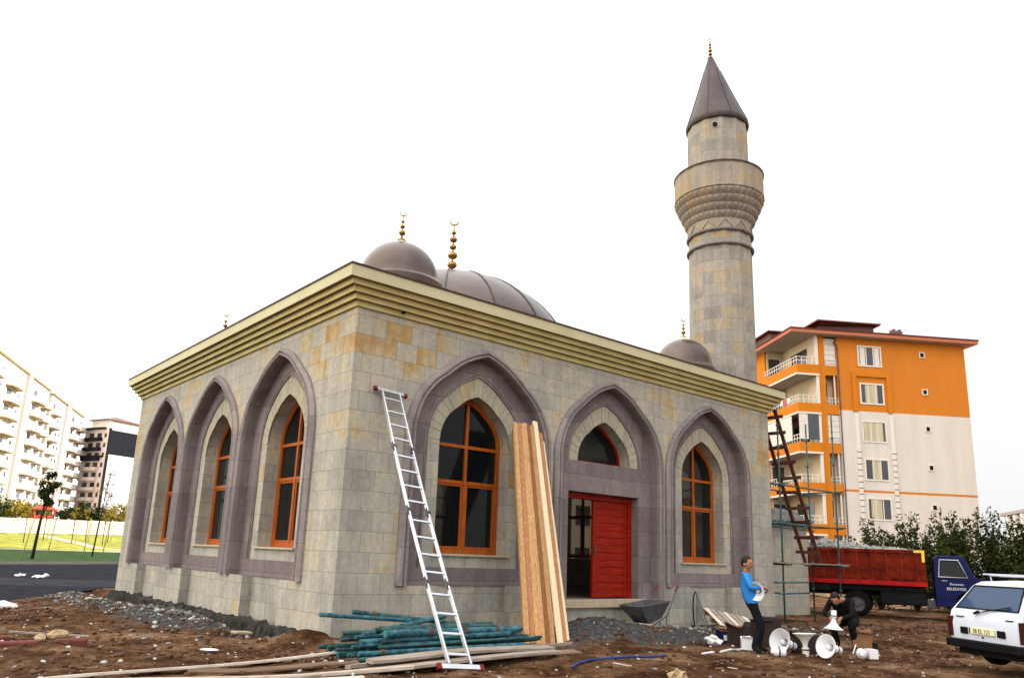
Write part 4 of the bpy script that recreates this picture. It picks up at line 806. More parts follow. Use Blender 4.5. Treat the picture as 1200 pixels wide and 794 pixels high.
o_ = horn(Vector((8.90, -4.80, 0)) + cv2((.56, .0, .44)), (-.05, .05, -1), 'horn loudspeaker held bell-down by the crouching man', .70)
def driver_unit(loc, axis, label):
    ax_ = Vector(axis).normalized(); o = empty('speaker_driver', loc, 0, label, 'speaker driver', 'loose speaker drivers'); o.rotation_mode = 'QUATERNION'; o.rotation_quaternion = Vector((0, 0, 1)).rotation_difference(ax_)
    d = MB(); d.lathe([(0, -.12), (.08, -.12), (.088, -.10), (.088, .06), (.075, .075), (.05, .09), (.04, .13), (0, .13)], 20); d.build('housing', M['white'], o, smooth='auto')
    d = MB(); d.lathe([(.089, -.02), (.092, -.015), (.092, .01), (.089, .015)], 20); d.build('band', M['steelgrey'], o)
driver_unit((7.86, -5.62, .09), (-.8, -.5, 0.05), 'white cylindrical driver lying right of the big bell'); driver_unit((6.55, -4.72, .08), (-.7, .6, 0), 'white driver lying between the two bells on the ground')
tag(MB().tube([(7.55, -5.62, .10), (7.6, -5.66, .26)], .012, 6).build('white_rod', M['white']), 'short white rod standing by the loose driver', 'rod')

# boxes
def carton(loc, rz, sz, m_, label, open_=True, lab=None):
    o = empty('cardboard_box', loc, rz, label, 'box', 'boxes around the loudspeakers'); x, y, z = sz; d = MB(); t = .006
    d.box((-x / 2, -y / 2, 0), (x / 2, y / 2, t)); d.box((-x / 2, -y / 2, t), (-x / 2 + t, y / 2, z)); d.box((x / 2 - t, -y / 2, t), (x / 2, y / 2, z)); d.box((-x / 2 + t, -y / 2, t), (x / 2 - t, -y / 2 + t, z)); d.box((-x / 2 + t, y / 2 - t, t), (x / 2 - t, y / 2, z))
    d.build('body', m_, o)
    if open_:
        for sx_ in (-1, 1):
            d = MB(); q = [Vector((sx_ * x / 2, -y / 2, z)), Vector((sx_ * x / 2, y / 2, z)), Vector((sx_ * (x / 2 + y * .22), y / 2, z + y * .3 * rnd.uniform(-.6, 1))), Vector((sx_ * (x / 2 + y * .22), -y / 2, z + y * .3 * rnd.uniform(-.3, 1)))]
            d.add(q + [v + Vector((0, 0, .005)) for v in q], [(0, 1, 2, 3), (4, 5, 6, 7), (0, 1, 5, 4), (1, 2, 6, 5), (2, 3, 7, 6), (3, 0, 4, 7)]); d.build('flap', m_, o, clean=True)
    else: d = MB(); d.box((-x / 2, -y / 2, z), (x / 2, y / 2, z + .005)); d.build('lid', m_, o)
    if lab: d = MB(); d.box((-x * .3, -y / 2 - .004, z * .25), (x * .25, -y / 2 - .001, z * .75)); d.build('label', M['white'], o)
    return o
carton((9.1, -5.05, 0), .5, (.40, .36, .36), M['cardboard'], 'brown cardboard box right of the crouching man')
carton((8.05, -5.72, 0), .9, (.20, .16, .16), M['white'], 'small white carton with dark lid at the right end of the loudspeakers', False)
carton((8.25, -5.70, 0), .6, (.10, .08, .26), M['black'], 'narrow black box standing behind the small white carton', False)
carton((8.05, -3.55, 0), .3, (.62, .46, .52), M['darkcard'], 'large dark open carton behind the upright horn')
carton((7.55, -3.30, 0), -.2, (.42, .40, .34), M['darkcard'], 'lower dark carton left of the large dark one')
carton((7.75, -4.6, 0), .2, (.55, .40, .30), M['darkcard'], 'dark box directly behind the middle bell')
carton((8.25, -2.55, 0), .2, (.36, .30, .26), M['cardboard'], 'brown open box beside the tilted pallet')
carton((7.60, -2.85, 0), -.5, (.26, .24, .22), M['navy'], 'navy box with a white sticker left of the man', True, True)
carton((6.95, -3.80, 0), .7, (.22, .2, .2), M['white'], 'white box just behind the feet of the man in blue', True)

# pallets, barrow, sieve, hose
def pallet(loc, rot, label):
    o = empty('wooden_pallet', loc, 0, label, 'pallet', 'wooden pallets'); o.rotation_euler = rot
    for i in range(7): d = MB(); d.box((-.6 + i * .175, -.4, .12), (-.6 + i * .175 + .13, .4, .142)); d.build('deck_board', M['oldwood' if i % 3 else 'palewood'], o, bevel=.003)
    for y in (-.4, -.05, .3): d = MB(); d.box((-.6, y, .02), (.58, y + .1, .12)); d.build('stringer', M['oldwood2'], o, bevel=.003)
    for y in (-.4, -.05, .3): d = MB(); d.box((-.6, y, .0), (.58, y + .1, .02)); d.build('bottom_board', M['oldwood'], o)
pallet((6.62, -.85, .10), (0, 0, -.05), 'flat wooden pallet under the door beside the dark sand')
pallet((9.05, -2.05, .22), (R(24), R(10), R(-20)), 'wooden pallet lying tilted to the left of the blue-clad man')
wb = empty('wheelbarrow', (7.75, -.70, -.02), 0.1, 'grey steel wheelbarrow tipped against the wall right of the door', 'wheelbarrow')
d = MB(); B0 = [(-.75, -.30, .62), (.42, -.32, .72), (.42, .32, .72), (-.75, .30, .62)]; B1 = [(-.28, -.18, .22), (.22, -.2, .34), (.22, .2, .34), (-.28, .18, .22)]
d.strip([Vector(v) for v in B0], [Vector(v) for v in B1], closed=True); d.add(B1, [(0, 1, 2, 3)]); d.build('tray', M['steelgrey'], wb, clean=True).modifiers.new('th', 'SOLIDIFY').thickness = .012
d = MB(); d.tube([Vector(v) for v in B0 + B0[:1]], .014, 6); d.build('tray_rim', M['steelgrey'], wb)
for s_ in (-1, 1):
    d = MB(); d.tube([(-.45, s_ * .08, .08), (-.1, s_ * .2, .2), (.35, s_ * .27, .40), (.62, s_ * .29, .82), (.72, s_ * .29, .98)], .016, 8); h_ = d.build('handle', M['steelgrey'], wb, smooth=True)
    d = MB(); d.tube([(.70, s_ * .29, .95), (.80, s_ * .29, 1.07)], .022, 8); d.build('grip', M['redplastic'], h_)
    d = MB(); d.tube([(.1, s_ * .22, .28), (.22, s_ * .25, -.08), (.36, s_ * .25, -.08), (.34, s_ * .26, .40)], .014, 6); d.build('leg', M['steelgrey'], wb)
d = MB(); d.lathe([(.10, -.03), (.17, -.035), (.19, 0), (.17, .035), (.10, .03)], 20, origin=(-.5, 0, .12), axis=(0, 1, 0)); wq = d.build('wheel', M['rubber'], wb, smooth=True)
d = MB(); d.lathe([(0, -.05), (.1, -.02), (.1, .02), (0, .05)], 16, origin=(-.5, 0, .12), axis=(0, 1, 0)); d.build('rim', M['redplastic'], wq)
sv_ = empty('sand_sieve', (10.15, -.32, -.02), 0, 'black wire sand sieve with curved frame leaning on the wall under the right window', 'sieve')
fr_ = [(-.22, -.05, 0), (-.22, -.02, .28), (-.15, .05, .55), (.0, .14, .80), (.12, .16, .90)]; fr2 = [(.12, .16, .90), (.22, .05, .50), (.36, -.05, .02)]
d = MB(); d.tube(fr_, .018, 8); d.tube(fr2, .010, 6); d.tube([fr_[0], (.36, -.05, .02)], .014, 6); d.build('frame', M['black'], sv_, smooth=True)
d = MB()
for i in range(1, 22):
    t = i / 22; z = .9 * t; xl = -.22 + (.34 * max(0, t - .25) ** 1.3); xr = .36 - .24 * t
    if xr > xl: d.tube([(xl, -.05 + .2 * t, z), (xr, -.05 + .2 * t, z)], .0035, 4)
for i in range(16):
    x = -.2 + i * .036; tmax = min(1, max(.15, (.36 - x) / .24)) if x > .12 else min(1.0, .3 + (x + .22) * 2.1); d.tube([(x, -.05, 0), (x * .5 + .06, -.05 + .2 * tmax, .9 * tmax * .95)], .0035, 4)
d.build('wire_mesh', M['steelgrey'], sv_)
M['hose'] = mat('blue_hose', (0.012, 0.04, 0.18), 0.45)
d = MB(); d.tube([(1.8, -4.2, .03), (2.1, -4.02, .05), (2.5, -3.86, .05), (3.0, -3.80, .04), (3.5, -3.86, .05), (3.9, -3.98, .04), (4.3, -3.95, .04)], .02, 8); tag(d.build('hose', M['hose'], smooth=True), 'blue hose lying on the soil in front of the dark sand heap', 'hose')
M['styro'] = mat('white_foam', (0.75, 0.76, 0.78), 0.8, var=.05)
def lump(name, loc, sz, m_, label, cat, seed, group=None, sub=2, rough_=.25):
    bm = bmesh.new(); bmesh.ops.create_icosphere(bm, subdivisions=sub, radius=1)
    for v in bm.verts:
        k = 1 + rough_ * noise.noise(v.co * 1.3 + Vector((seed * 3.1, 0, 0))) * 2; v.co = Vector((v.co.x * sz[0] * k, v.co.y * sz[1] * k, v.co.z * sz[2] * k))
    me = bpy.data.meshes.new(name); bm.to_mesh(me); bm.free(); me.materials.append(m_); o = bpy.data.objects.new(name, me); COL.objects.link(o); o.location = loc; o.rotation_euler = (0, 0, seed); return tag(o, label, cat, group)
lump('plastic_bag', (7.05, -2.98, .08), (.17, .12, .09), M['styro'], 'crumpled white bag on the rubble between sieve and man', 'bag', 1.3, rough_=.5, sub=3)
lump('paper_plate', (-2.25, -.45, .05), (.16, .10, .016), M['styro'], 'flat white dish lying on the brown soil left of the pipes', 'dish', 2.2, rough_=.05)
M['rock1'] = mat('pale_tan_rock', (0.42, 0.30, 0.18), 0.9, var=.3, bump=.5); M['rockg'] = mat('grey_rubble_stone', (0.22, 0.22, 0.22), 0.9, var=.45, scale=3, bump=.6, c2=(.42, .41, .40)); M['brickred'] = mat('dark_red_paving_block', (0.13, 0.035, 0.03), 0.9, var=.35, bump=.5)
lump('rock', (-4.05, .95, .20), (.15, .10, .08), M['rock1'], 'larger tan rock on the red blocks at the lower left', 'rock', .5); lump('rock', (-4.32, .75, .17), (.10, .08, .06), M['rock1'], 'smaller tan rock leaning on the larger one', 'rock', 1.5)
lump('rock', (2.55, -5.55, .05), (.17, .11, .08), M['rock1'], 'pale yellow lump at the bottom edge below the dark sand', 'rock', 3.5, rough_=.5)
for k, (x, y, z, rz, l_, lb) in enumerate(((-4.75, .55, .06, .1, .75, 'long dark red block at the left edge of the picture'), (-3.95, .55, .07, -.06, .42, 'dark red block right of the tan rocks'), (-4.9, 1.15, .08, .3, .5, 'dark red block behind, at the far left'))):
    d = MB(); d.box((-l_ / 2, -.10, -.06), (l_ / 2, .10, .10)); o = d.build('paving_block', M['brickred'], bevel=.02); o.location = (x, y, z); o.rotation_euler = (0.05, 0, rz); tag(o, lb, 'paving block', 'red blocks at the lower left')
d = MB(); d.box((-.55, -.03, 0), (.55, .03, .025)); o = d.build('thin_lath', M['oldwood']); o.location = (-4.1, 1.3, .16); o.rotation_euler = (0, .06, -.35); tag(o, 'thin grey lath lying behind the tan rocks', 'lath')
for k, (x, y, l_, w_, rz, lb) in enumerate(((-.78, 2.0, .42, .16, .4, 'pale broken slab lying against the dark foundation'), (-.55, 1.5, .36, .12, .9, 'second pale slab piece nearer the corner'), (-1.55, 10.0, .5, .12, .6, 'pale grey slab on the far rubble by the left wall'))):
    d = MB(); d.box((-l_ / 2, -w_ / 2, 0), (l_ / 2, w_ / 2, .05)); o = d.build('stone_slab', M['sill'], bevel=.01); o.location = (x, y, gh(x, y) + .02); o.rotation_euler = (.1, .08, rz); tag(o, lb, 'slab', 'broken slabs by the left wall')
# loose rubble and clods: uncountable
def scatter(name, n, fn, m_, seed, smin, smax, flat=.7):
    r_ = random.Random(seed); bm0 = bmesh.new(); bmesh.ops.create_icosphere(bm0, subdivisions=1, radius=1); bv = [v.co.copy() for v in bm0.verts]; bf = [tuple(v.index for v in f.verts) for f in bm0.faces]; bm0.free(); mb = MB(); vs = []; fs = []
    for _ in range(n):
        x, y = fn(r_); s_ = smin + (smax - smin) * r_.random() ** 3.5; z = gh(x, y) + s_ * .25; q = Matrix.Rotation(r_.uniform(0, 6.28), 3, 'Z') @ Matrix.Rotation(r_.uniform(-.5, .5), 3, 'X'); sx_, sy_, sz_ = s_ * r_.uniform(.7, 1.3), s_ * r_.uniform(.5, 1), s_ * flat * r_.uniform(.4, 1); o = len(vs)
        for v in bv: k = r_.uniform(.7, 1.15); vs.append(tuple(q @ Vector((v.x * sx_ * k, v.y * sy_ * k, v.z * sz_ * k)) + Vector((x, y, z))))
        fs += [tuple(i + o for i in f) for f in bf]
    me = bpy.data.meshes.new(name); me.from_pydata(vs, [], fs); me.materials.append(m_); o = bpy.data.objects.new(name, me); COL.objects.link(o); return tag(o, kind='stuff')
M['clod'] = mat('soil_clod', (0.10, 0.050, 0.028), 0.95, var=.5, scale=2, bump=.6); M['chip'] = mat('pale_stone_chip', (0.50, 0.49, 0.47), 0.85, var=.25)
M['rockd'] = mat('dark_grey_rubble', (0.075, 0.07, 0.065), 0.95, var=.5, scale=3, bump=.6, c2=(.20, .19, .18))
def f1(r_):
    k = r_.random()
    if k < .42: return (r_.gauss(-1.2, .45), r_.gauss(4.6, 1.5))
    if k < .85: return (r_.gauss(-1.5, .55), r_.uniform(5, 15))
    return (-abs(r_.gauss(.5, .3)) - .2, r_.uniform(.6, 14))
def f2(r_): k = r_.random(); return (r_.gauss(9.9, 1.3), r_.gauss(-1.4, .7)) if k < .6 else ((r_.gauss(8.6, .8), r_.gauss(-1.1, .4)) if k < .8 else (r_.uniform(11, 22), r_.gauss(-1.6, 1.0)))
def f3(r_): return (r_.uniform(-7, 14), r_.uniform(-7.5, -.3)) if r_.random() < .6 else (r_.uniform(-6, -.6), r_.uniform(-2, 11))
scatter('rubble', 1900, f1, M['rockd'], 1, .008, .075); scatter('rubble', 260, f1, M['rockg'], 11, .01, .09); scatter('rubble', 650, f2, M['rockd'], 2, .01, .10); scatter('rubble', 350, f2, M['rockg'], 12, .01, .10); scatter('soil_clods', 6000, f3, M['clod'], 3, .008, .075); scatter('stone_chips', 1000, f3, M['chip'], 4, .004, .045); scatter('stone_chips', 900, f3, M['rockg'], 14, .006, .05); scatter('stone_chips', 420, f2, M['chip'], 5, .01, .06); scatter('stone_chips', 350, f1, M['chip'], 6, .01, .07)
def f4(r_): return (r_.gauss(17.5, 3), r_.gauss(-2.2, .7))
scatter('rubble', 700, f4, M['clod'], 8, .03, .18)

# ------------------------------------------------------------------ dump truck (local x forward, near side y=0)
TR = empty('dump_truck', (22.74, 4.09, -.2), math.atan2(-.918, .397), 'old dump truck with faded red bed full of rubble and dark blue cab', 'truck')
d = MB(); bx0, bx1, z0, z1, wd = -1.2, 4.6, 1.28, 2.55, 2.4
d.box((bx0, 0, z0), (bx1, .06, z1)); d.box((bx0, wd - .06, z0), (bx1, wd, z1)); d.box((bx1 - .06, .06, z0), (bx1, wd - .06, z1 + .0)); d.box((bx0, .06, z0), (bx0 + .06, wd - .06, z1)); d.box((bx0 + .06, .06, z0), (bx1 - .06, wd - .06, z0 + .06))
bed = d.build('dump_bed', M['truckred'], TR, bevel=.01)
d = MB(); d.box((bx0 - .02, -.05, z1 - .10), (bx1 + .02, .0, z1 + .03)); d.build('top_rail', M['truckred'], bed, bevel=.01)
M['brightred'] = mat('brighter_red_paint', (0.36, 0.008, 0.008), 0.5, var=.3, spec=0.1)
d = MB(); d.box((bx0 - .02, -.06, z0 - .05), (bx1 + .02, .0, z0 + .11)); d.build('bottom_rail', M['brightred'], bed, bevel=.01)
for k in range(11):
    x = bx0 + .25 + k * .52; d = MB(); d.box((x, -.045, z0 + .115), (x + .12, -.001, z1 - .105)); d.build('side_rib', M['truckred'], bed, bevel=.01)
    if k % 1 == 0: d = MB(); d.box((x + .16, -.05, z0 + .20), (x + .40, -.02, z0 + .25)); d.build('latch', M['truckred'], bed)
for xx, dx in ((bx1 - .38, 1), (bx0 + 1.05, 0)):
    d = MB(); d.box((xx, -.056, z1 - .07), (xx + .36, -.052, z1 + .02))
    if dx: d.box((xx + .26, -.056, z1 - .42), (xx + .36, -.052, z1 - .071))
    d.build('reflective_tape', M['yellow'], bed)
d = MB(); d.box((-1.0, .6, .80), (6.4, .75, 1.02)); d.box((-1.0, 1.65, .80), (6.4, 1.8, 1.02)); d.box((-.6, .15, 1.02), (4.5, 2.25, 1.24)); d.build('chassis', M['black'], TR)
d = MB(); d.box((2.95, .1, .52), (4.55, .62, 1.0)); d.build('fuel_tank', M['black'], TR, bevel=.05)
d = MB(); d.box((-.9, .02, .95), (1.2, .1, 1.2)); d.build('mudguard', M['black'], TR)
def wheel(x, y, nm='wheel', r_=.50, w_=.26, par=TR, rimm='steelgrey'):
    d = MB(); d.lathe([(r_ * .58, -w_ / 2), (r_ * .9, -w_ / 2), (r_, -w_ * .38), (r_, w_ * .38), (r_ * .9, w_ / 2), (r_ * .58, w_ / 2)], 32, origin=(x, y, r_), axis=(0, 1, 0)); t = d.build(nm, M['rubber'], par, smooth='auto')
    d = MB(); d.lathe([(0, -w_ * .30), (r_ * .2, -w_ * .30), (r_ * .26, -w_ * .12), (r_ * .5, -w_ * .16), (r_ * .6, -w_ * .46), (r_ * .6, w_ * .4), (0, w_ * .4)], 24, origin=(x, y, r_), axis=(0, 1, 0)); d.build('rim', M[rimm], t, smooth='auto')
for x in (2.15, 6.2):
    for y in (.2, 2.2): wheel(x, y)
# cab
cab = [(4.85, .55), (4.85, 1.35), (4.86, 2.28), (5.0, 2.40), (5.9, 2.42), (6.05, 2.36), (6.42, 1.62), (7.25, 1.52), (7.38, 1.40), (7.40, .62), (6.75, .60), (6.7, .95), (6.45, 1.1), (5.95, 1.1), (5.72, .95), (5.65, .52)]
cab = [(4.85 + (x - 4.85) * .86, z) for x, z in cab]
d = MB(); ya, yb = .12, 2.28; A = [Vector((x, ya + (.10 if z > 1.7 else 0), z)) for x, z in cab]; B_ = [Vector((x, yb - (.10 if z > 1.7 else 0), z)) for x, z in cab]; d.strip(A, B_, closed=True)
for off, l_ in ((0, A), (1, B_)):
    tr_ = tessellate_polygon([[Vector((p.x, p.z, 0)) for p in l_]]); d.add(l_, [tuple(t) for t in tr_])
cb = d.build('cab', M['truckblue'], TR, smooth='auto', clean=True, bevel=.03)
d = MB(); d.tube([(5.0, .095, 1.62), (5.95, .095, 1.62), (5.68, .165, 2.25), (5.07, .165, 2.25), (5.0, .095, 1.62)], .02, 6); d.build('window_rim', M['alu'], cb)
d = MB(); d.add([(5.05, .10, 1.66), (5.90, .10, 1.66), (5.66, .17, 2.20), (5.12, .17, 2.20)], [(0, 1, 2, 3)]); d.build('side_window', M['glass'], cb)
d = MB(); d.add([(6.13, .4, 1.68), (6.13, 2.0, 1.68), (5.86, 1.95, 2.28), (5.86, .45, 2.28)], [(0, 1, 2, 3)]); d.build('windscreen', M['glass'], cb)
d = MB(); d.tube([(5.10, .105, 1.48), (5.28, .105, 1.48)], .018, 6); d.build('door_handle', M['alu'], cb)
d = MB(); d.tube([(5.02, .112, 1.70), (5.02, .112, .80), (5.62, .112, .80)], .007, 4); d.tube([(5.62, .112, .80), (5.9, .112, 1.2), (5.92, .112, 1.68)], .007, 4); d.build('door_gap', M['black'], cb)
mt = Matrix.Translation((5.58, .108, 1.34)) @ Matrix.Rotation(R(90), 4, 'X')
textmesh('door_lettering', 'Kocasinan', .11, mt, M['white'], cb); textmesh('door_lettering', 'BELEDIYESI', .13, Matrix.Translation((5.55, .108, 1.16)) @ Matrix.Rotation(R(90), 4, 'X'), M['white'], cb)
d = MB(); d.tube([(6.1, .1, 2.0), (6.25, -.12, 2.0)], .012, 6); d.box((6.2, -.24, 1.78), (6.26, -.08, 2.08)); d.build('wing_mirror', M['black'], cb)
d = MB(); d.box((4.55, .35, .45), (4.9, .8, .75)); d.build('battery_box', M['steelgrey'], TR, bevel=.02)
# rubble load
mb_ = MB(); r_ = random.Random(9); bmq = bmesh.new(); bmesh.ops.create_icosphere(bmq, subdivisions=1, radius=1); bv = [v.co.copy() for v in bmq.verts]; bf = [tuple(v.index for v in f.verts) for f in bmq.faces]; bmq.free()
mb_.box((bx0 + .07, .07, z0 + .08), (bx1 - .07, wd - .07, z1 - .08))
for _ in range(1500):
    x = r_.uniform(bx0 + .15, bx1 - .15); y = r_.uniform(.12, wd - .12); hgt = .48 * math.sin(math.pi * min(1, max(0, (y + .3) / (wd + .6)))) * (.75 + .25 * math.sin(x * 1.7)) * (1 - ss(2.6, 4.5, x) * .85) ; s_ = r_.uniform(.03, .12); z = z1 - .10 + hgt * r_.uniform(.6, 1.05)
    mb_.add([Vector((v.x * s_ * r_.uniform(.6, 1.3), v.y * s_ * r_.uniform(.6, 1.2), v.z * s_ * r_.uniform(.5, 1))) + Vector((x, y, z)) for v in bv], bf)
ld = mb_.build('rubble_load', M['rockg']); ld.matrix_world = TR.matrix_world if False else Matrix.Translation((22.74, 4.09, -.2)) @ Matrix.Rotation(math.atan2(-.918, .397), 4, 'Z'); tag(ld, kind='stuff')

# ------------------------------------------------------------------ white estate car (local x forward, y left)
CH = math.atan2(-.5, .86); CR = empty('parked_car', (7.86, -7.72, .07), CH, 'white old estate car with black bumper and roof rack at the right edge', 'car')
M['carglass'] = glassmat('car_glass', (0.02, 0.055, 0.13), 0.12); M['lamp'] = mat('dark_red_lamp', (0.045, 0.010, 0.008), 0.3)  # blue tint paints the reflected sky into the car glass
prof = [(.06, .34, .74), (-.02, .42, .76), (-.03, .70, .775), (.04, .90, .77), (.06, .92, .765), (.38, 1.33, .60), (.52, 1.395, .57), (1.2, 1.43, .57), (2.15, 1.41, .575), (2.45, 1.33, .60), (2.98, .97, .74), (3.85, .86, .70), (3.98, .72, .72), (3.98, .36, .72)]
d = MB(); A = [Vector((x, h_, z)) for x, z, h_ in prof]; B_ = [Vector((x, -h_, z)) for x, z, h_ in prof]; d.strip(A, B_, closed=True)
low = [0, 1, 2, 3, 4, 10, 11, 12, 13]; upi = [4, 5, 6, 7, 8, 9, 10]
for l_ in (A, B_):
    for ii in (low, upi): tr_ = tessellate_polygon([[Vector((l_[i].x, l_[i].z, 0)) for i in ii]]); d.add([l_[i] for i in ii], [tuple(t) for t in tr_])
cbd = d.build('body', M['whitecar'], CR, smooth='auto', clean=True, bevel=.02)
def sl_(t, y, off=.0):  # point on the sloped tailgate glass plane
    x0, z0_, x1, z1_ = .06, .92, .38, 1.33; n = Vector((-(z1_ - z0_), 0, x1 - x0)).normalized(); return Vector((x0 + (x1 - x0) * t, y, z0_ + (z1_ - z0_) * t)) + n * off
d = MB(); d.add([sl_(.07, .66, .006), sl_(.07, -.66, .006), sl_(.95, -.53, .006), sl_(.95, .53, .006)], [(0, 1, 2, 3)]); d.build('rear_window', M['carglass'], CR)
d = MB(); q_ = [sl_(.03, .69, .008), sl_(.03, -.69, .008), sl_(1.0, -.555, .008), sl_(1.0, .555, .008)]; q2_ = [sl_(.085, .65, .008), sl_(.085, -.65, .008), sl_(.93, -.52, .008), sl_(.93, .52, .008)]; d.strip(q_, q2_, closed=True); d.build('window_seal', M['black'], CR)
d = MB(); d.beam(sl_(-.12, .12, .03), sl_(.18, -.50, .03), .03, .015); d.beam(sl_(-.15, .18, .02), sl_(-.06, .10, .03), .05, .03); d.build('wiper', M['black'], CR)
d = MB(); d.tube([(0.045, .695, .88), (.0, .70, .45), (.0, -.70, .45), (.045, -.695, .88)], .006, 4); d.build('tailgate_gap', M['black'], CR)
d = MB(); d.box((-.10, -.79, .30), (.10, .79, .44)); d.box((-.06, .70, .30), (.5, .80, .44)); d.box((-.06, -.80, .30), (.5, -.70, .44)); d.build('bumper', M['black'], CR, bevel=.02)
d = MB(); d.box((0.02, -.62, .20), (3.7, .62, .345)); d.build('underbody_panel', M['black'], CR)
for s_ in (-1, 1):
    d = MB(); d.box((-.045, s_ * .715 - .05, .47), (.12, s_ * .715 + .065 * s_ + .0, .80)); d.build('tail_lamp', M['lamp'], CR, bevel=.01)
    d = MB(); d.box((-.05, s_ * .40 - .085, .53), (-.025, s_ * .40 + .085, .64)); d.build('fog_lamp', M['black'], CR, bevel=.01)
M['plate'] = mat('reflective_plate', (0.82, 0.78, 0.50), 0.4, var=.05)
d = MB(); d.box((-.052, -.27, .545), (-.034, .27, .645)); np_ = d.build('number_plate', M['plate'], CR, bevel=.003)
d = MB(); d.tube([(.70, -.775, .36), (.64, -.778, .90)], .005, 4); d.tube([(1.75, -.778, .36), (1.75, -.778, .92), (1.70, -.62, 1.36)], .005, 4); d.box((.3, -.79, .56), (3.6, -.774, .60)); d.build('side_trim', M['black'], CR)
textmesh('plate_text', '38 EL 121', .095, Matrix.Translation((-.054, 0, .562)) @ Matrix.Rotation(R(-90), 4, 'Z') @ Matrix.Rotation(R(90), 4, 'X'), M['black'], np_, .001)
d = MB(); d.box((-.0545, .245, .547), (-.052, .268, .643)); d.build('plate_strip', M['truckblue'], np_)
d = MB(); d.box((-.01, .42, .795), (.012, .60, .812)); d.build('badge', M['black'], CR)
d = MB()
for k in range(5): d.box((-.004, -.50 - k * .032, .795), (.018, -.478 - k * .032, .815))
d.build('badge', M['black'], CR)
d = MB(); d.lathe([(0, 0), (.016, 0), (.016, -.012), (0, -.012)], 12, origin=(-.03, 0, .50), axis=(1, 0, 0)); d.build('lock', M['black'], CR)
for x in (.78, 3.2):
    for y in (-.64, .64): wheel(x, y, 'wheel', .30, .17, CR)
d = MB()
for x in (.75, 1.45, 2.05): d.tube([(x, -.62, 1.50), (x, .62, 1.50)], .014, 6)
for y in (-.60, .60): d.tube([(.6, y, 1.52), (2.2, y, 1.52)], .014, 6); [d.tube([(x, y, 1.50), (x, y * .97, 1.40)], .012, 6) for x in (.75, 1.45, 2.05)]
d.build('roof_rack', M['alu'], CR)
tag(MB().box((-.10, -.12, 0), (.10, .12, .17)).build('small_canister', M['white'], bevel=.02, loc=(8.78, -8.3, 1.62)), 'white canister standing on the car roof rack', 'canister')
d = MB(); d.add([(.75, -.757, .95), (2.75, -.757, .95), (2.38, -.612, 1.32), (.62, -.612, 1.32)], [(0, 1, 2, 3)]); d.build('side_window', M['carglass'], CR)

# ------------------------------------------------------------------ apartment buildings
def banded(name, bands, noise_=.05):
    """paint colour by height above the building's base"""
    m, nt, b = newmat(name); L = nt.links.new; tc = nd(nt, 'ShaderNodeTexCoord'); s_ = nd(nt, 'ShaderNodeSeparateXYZ'); L(tc.outputs['Object'], s_.inputs[0])
    mr = nd(nt, 'ShaderNodeMath', operation='DIVIDE'); L(s_.outputs[2], mr.inputs[0]); mr.inputs[1].default_value = 40.0
    r_ = ramp(nt, [(z / 40.0, c) for z, c in bands], 'CONSTANT'); L(mr.outputs[0], r_.inputs[0])
    mpp = nd(nt, 'ShaderNodeMapping'); mpp.inputs['Scale'].default_value = (1.6, 1.6, .25); L(tc.outputs['Object'], mpp.inputs[0]); n = nd(nt, 'ShaderNodeTexNoise', i_Scale=.9, i_Detail=8.0); L(mpp.outputs[0], n.inputs['Vector']); q = nd(nt, 'ShaderNodeMapRange'); L(n.outputs['Fac'], q.inputs[0]); q.inputs[1].default_value = .3; q.inputs[2].default_value = .7; q.inputs[3].default_value = 1 - noise_ * 1.6; q.inputs[4].default_value = 1 + noise_
    v = nd(nt, 'ShaderNodeVectorMath', operation='SCALE'); L(r_.outputs[0], v.inputs[0]); L(q.outputs[0], v.inputs['Scale']); L(v.outputs[0], b.inputs['Base Color']); b.inputs['Roughness'].default_value = .85
    return m
ORG = (0.62, 0.20, 0.012); WHT = (0.70, 0.65, 0.61)
M['orw'] = banded('orange_and_white_render', [(0, WHT), (6.42, ORG), (6.66, WHT), (11.92, (.75, .68, .6)), (12.0, ORG)])
M['org'] = mat('orange_render', ORG, .85, var=.06, scale=.5); M['cream'] = mat('cream_render', (0.70, 0.60, 0.44), .85, var=.06, scale=.5); M['bwhite'] = mat('white_trim', (0.78, 0.74, 0.68), .7, var=.04)
M['soffit'] = mat('grey_soffit', (0.40, 0.36, 0.34), .9); M['eave'] = mat('salmon_eave', (0.50, 0.17, 0.10), .7); M['rooftile'] = mat('dark_red_tile', (0.11, 0.025, 0.02), .8, var=.3, scale=2); M['attic'] = mat('brown_attic_render', (0.17, 0.10, 0.09), .85)
M['dark'] = mat('dark_window', (0.03, 0.035, 0.045), 0.15, var=.3, scale=1, spec=.8); M['curtain'] = mat('pale_curtain', (0.55, 0.50, 0.36), .8, var=.25, scale=1.2, stretch=(5, 5, .3)); M['louv'] = mat('white_shutter', (0.74, 0.70, 0.66), .6)
OB = empty('apartment_building', (40.76, 13.73, 0), math.atan2(-.555, .832), 'orange and white apartment block with corner balconies and red eaves', 'building')
D_ = 11.5; H_ = 17.15
d = MB(); d.box((2.88, 0, -.5), (12.4, D_, H_)); d.build('wall', M['orw'], OB)
d = MB(); d.box((1.5, 0.02, -.5), (2.0, D_, H_)); d.box((.0, 5.0, -.5), (1.5, D_ - .01, H_)); d.build('wall', M['org'], OB)
d = MB(); d.box((2.0, .8, -.5), (2.88, D_ - .02, H_)); d.box((1.38, .1, -.5), (1.5, 5.0, H_)); d.box((0.15, 4.88, -.5), (1.38, 5.0, H_)); d.build('loggia_wall', M['cream'], OB)
FL = [1.0, 3.70, 6.38, 9.05, 11.72, 14.40]
